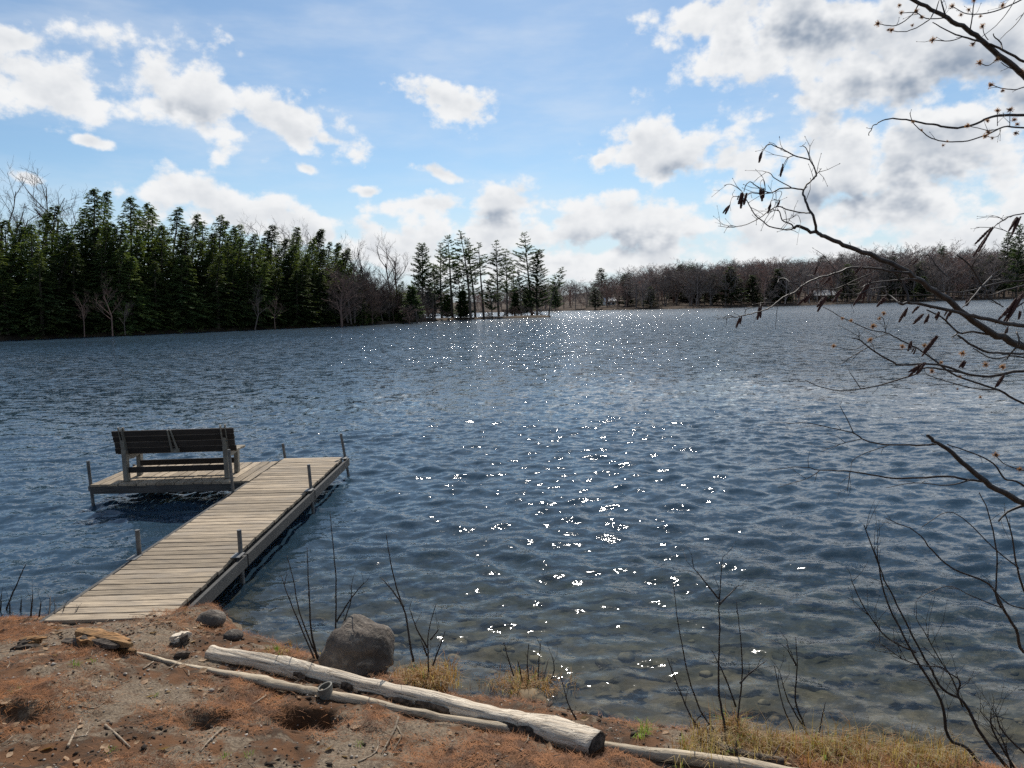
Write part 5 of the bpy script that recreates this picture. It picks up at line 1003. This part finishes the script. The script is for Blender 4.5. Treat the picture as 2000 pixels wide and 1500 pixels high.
# maple branch from a trunk out of frame to the right
mroot = Vector((3.6, 1.7, float(ground_z(3.6, 1.7)) - .05)); fork = Vector(at_depth(2230, 300, 2.7))
mp_ = Shrub('red_maple', 'flowering red maple branch with rusty blooms at the top right', 'tree', tuple(mroot), M['alder'])
mp_.raw([mroot, mroot + Vector((-.05, .05, 1.4)), mroot + Vector((-.2, .1, 2.6)), fork + Vector((.3, -.05, -.3)), fork], [.09, .075, .06, .03, .02], n=10)
for ps, t0, t1, r0, r1 in [([(2230, 300), (2100, 210), (2030, 168), (2000, 148), (1960, 115), (1920, 82), (1890, 58), (1850, 35), (1820, 20), (1775, -5)], 2.7, 2.5, 8, 4), ([(2000, 121), (1960, 98), (1930, 86)], 2.65, 2.6, 3, 2.4), ([(1957, 97), (1955, 84), (1942, 72), (1940, 66)], 2.6, 2.6, 1.6, 1), ([(1920, 82), (1880, 72), (1855, 62), (1822, 43)], 2.58, 2.5, 2.4, 1), ([(1880, 72), (1855, 80), (1822, 78)], 2.5, 2.5, 1.2, .8), ([(1795, 8), (1780, 30), (1755, 48), (1738, 50), (1718, 47)], 2.5, 2.4, 1.4, .8), ([(1825, 22), (1815, 38), (1790, 54), (1765, 62), (1745, 60)], 2.5, 2.4, 1.4, .8), ([(1850, 35), (1810, 36), (1790, 25), (1760, 25)], 2.5, 2.45, 1.2, .8), ([(1895, 58), (1900, 25), (1903, -5)], 2.55, 2.5, 1.3, .9), ([(1848, 32), (1838, 0)], 2.5, 2.5, 1.8, 1.2), ([(1828, 22), (1834, 0)], 2.5, 2.5, 1.2, .8), ([(1930, 78), (1922, 66), (1920, 53)], 2.58, 2.55, 1, .7), ([(2100, -60), (1985, 5), (1930, 25), (1890, 27), (1862, 14)], 2.9, 2.6, 1.8, .8), ([(2000, -30), (1970, 20), (1945, 50), (1920, 70), (1900, 85)], 2.8, 2.7, 1, .6), ([(2020, -10), (1990, 40), (1965, 65), (1950, 80)], 2.8, 2.7, 1, .6), ([(1975, 118), (1955, 117), (1945, 118), (1930, 128), (1915, 124)], 2.65, 2.55, 1.2, .8), ([(1995, 140), (1970, 132), (1955, 122)], 2.65, 2.6, 1, .7), ([(2080, 140), (2000, 170), (1980, 175), (1955, 172), (1938, 166)], 2.7, 2.6, 1.4, .8), ([(2230, 300), (2100, 222), (2000, 225), (1960, 225), (1930, 230), (1900, 245), (1860, 250), (1830, 245), (1800, 240), (1770, 234), (1735, 233), (1715, 240), (1702, 250), (1697, 265)], 2.7, 2.4, 4, .9), ([(2100, 262), (2000, 250), (1960, 248), (1930, 262), (1890, 275), (1850, 277), (1820, 270), (1800, 256), (1783, 238), (1777, 220)], 2.65, 2.4, 2, .7), ([(1948, 246), (1948, 218)], 2.5, 2.5, .8, .6), ([(1972, 246), (1973, 217)], 2.5, 2.5, .8, .6), ([(1955, 249), (1935, 255), (1910, 250), (1890, 246)], 2.5, 2.45, .9, .7), ([(1955, 250), (1950, 265), (1935, 268), (1925, 264)], 2.5, 2.5, .8, .6), ([(2100, 820), (2000, 788), (1950, 762), (1900, 745), (1860, 730), (1820, 700), (1790, 680), (1760, 665), (1730, 650), (1700, 645), (1650, 622), (1608, 600)], 2.7, 2.4, 3, .8), ([(1730, 650), (1726, 625), (1718, 615)], 2.4, 2.4, .8, .6), ([(1790, 680), (1760, 683), (1710, 678)], 2.4, 2.4, .8, .6), ([(1735, 652), (1705, 662), (1670, 682), (1628, 676)], 2.4, 2.4, .9, .6), ([(1950, 762), (1900, 758), (1850, 745), (1810, 732)], 2.6, 2.5, 1.6, .8), ([(2020, 925), (1985, 915), (1960, 905), (1945, 890)], 2.7, 2.7, 1.2, .8)]:
    mp_.limb(ps, t0, t1, r0, r1, n=6)
mp_.twiglets(50, .015, .07, .2, 41, .001); mp_.done()
bl = []
for k in range(3):
    m_ = MB(); r = random.Random(50 + k)
    for _ in range(95):
        d = rnd_dir(r); L_ = r.uniform(.35, 1.0); q = d * L_; sd_ = rnd_dir(r).cross(d).normalized() * .05; m_.add([d * .1 - sd_, d * .1 + sd_, q + sd_ * .6, q - sd_ * .6], [(0, 1, 2, 3)])
        sd2 = sd_.cross(d).normalized() * .09; m_.add([q - sd2, q + sd2, q + d * .14], [(0, 1, 2)])
    bm_ = bmesh.new(); bmesh.ops.create_icosphere(bm_, subdivisions=1, radius=.42); m_.add([tuple(v.co) for v in bm_.verts], [tuple(v.index for v in f.verts) for f in bm_.faces], 1); bm_.free()
    o = m_.build('bloom', [M['bloom'], M['catkin']]); bl.append(o.data); bpy.data.objects.remove(o)
for (u, v, t, s_) in [(1715, 46, 2.4, 7), (1741, 59, 2.4, 6), (1735, 58, 2.4, 4), (1760, 25, 2.45, 5), (1757, 11, 2.45, 5), (1790, 22, 2.5, 6), (1800, 34, 2.48, 5), (1782, 49, 2.42, 4), (1822, 78, 2.5, 7), (1900, 86, 2.5, 6), (1913, 123, 2.55, 7), (1947, 116, 2.6, 6), (1935, 166, 2.6, 7), (1958, 177, 2.6, 5), (1994, 140, 2.65, 7), (1948, 216, 2.5, 6), (1973, 214, 2.5, 7), (1889, 246, 2.45, 6), (1929, 236, 2.5, 5), (1930, 258, 2.5, 6), (1924, 266, 2.5, 6), (1981, 234, 2.6, 6), (1987, 243, 2.6, 5), (1984, 260, 2.6, 6), (1938, 270, 2.5, 4), (1903, 0, 2.5, 6), (1860, 12, 2.6, 6), (1877, 29, 2.6, 5), (1919, 51, 2.55, 6), (1958, 10, 2.7, 6), (1892, 19, 2.55, 5), (1915, 32, 2.6, 4), (1850, 276, 2.4, 3), (1800, 254, 2.4, 3), (1842, 284, 2.4, 4), (1783, 238, 2.4, 4), (1645, 622, 2.4, 4), (1662, 626, 2.4, 4), (1705, 637, 2.4, 7), (1726, 612, 2.4, 5), (1718, 622, 2.4, 4), (1700, 664, 2.4, 6), (1628, 676, 2.4, 5), (1762, 677, 2.4, 6), (1880, 690, 2.55, 7), (1925, 712, 2.6, 7), (1958, 716, 2.6, 7), (1838, 708, 2.5, 4), (1875, 735, 2.5, 4), (1820, 725, 2.5, 6), (1805, 675, 2.45, 5), (1915, 776, 2.6, 4), (1945, 888, 2.7, 7), (1992, 917, 2.7, 6), (1870, 760, 2.55, 3)]:
    o = link('bloom', bl[fR.randrange(3)], mp_.t); o.location = Vector(at_depth(u, v, t)) - mp_.o; k = pxr(s_ * 1.05, t); o.scale = (k, k, k); o.rotation_euler = (fR.uniform(0, 6), fR.uniform(0, 6), fR.uniform(0, 6))

# ------------------------------------------------------------------ look-alikes in a row are told apart by their order along the shore
_ones = ['', 'first', 'second', 'third', 'fourth', 'fifth', 'sixth', 'seventh', 'eighth', 'ninth', 'tenth', 'eleventh', 'twelfth', 'thirteenth', 'fourteenth', 'fifteenth', 'sixteenth', 'seventeenth', 'eighteenth', 'nineteenth']
def ordinal(n):
    if n < 20: return _ones[n]
    t = {2: 'twent', 3: 'thirt', 4: 'fort'}[n // 10]
    return t + 'ieth' if n % 10 == 0 else t + 'y-' + _ones[n % 10]
bpy.context.view_layer.update()
rows = {}
for o in sc.objects:
    if o.parent is None and o.get('group') and o.get('category') and 'bare hardwoods on the far shore' != o['group']:
        rows.setdefault((o['group'], o['label']), []).append(o)
for (g_, lab), os_ in rows.items():
    if len(os_) < 2: continue
    q = sorted(((pix(o.matrix_world.translation)[0], o) for o in os_), key=lambda t: t[0]); q = [o for u_, o in q if 0 <= u_ <= 2000]
    for i, o in enumerate(q): o['label'] = '%s, %s from the left' % (lab, ordinal(i + 1))
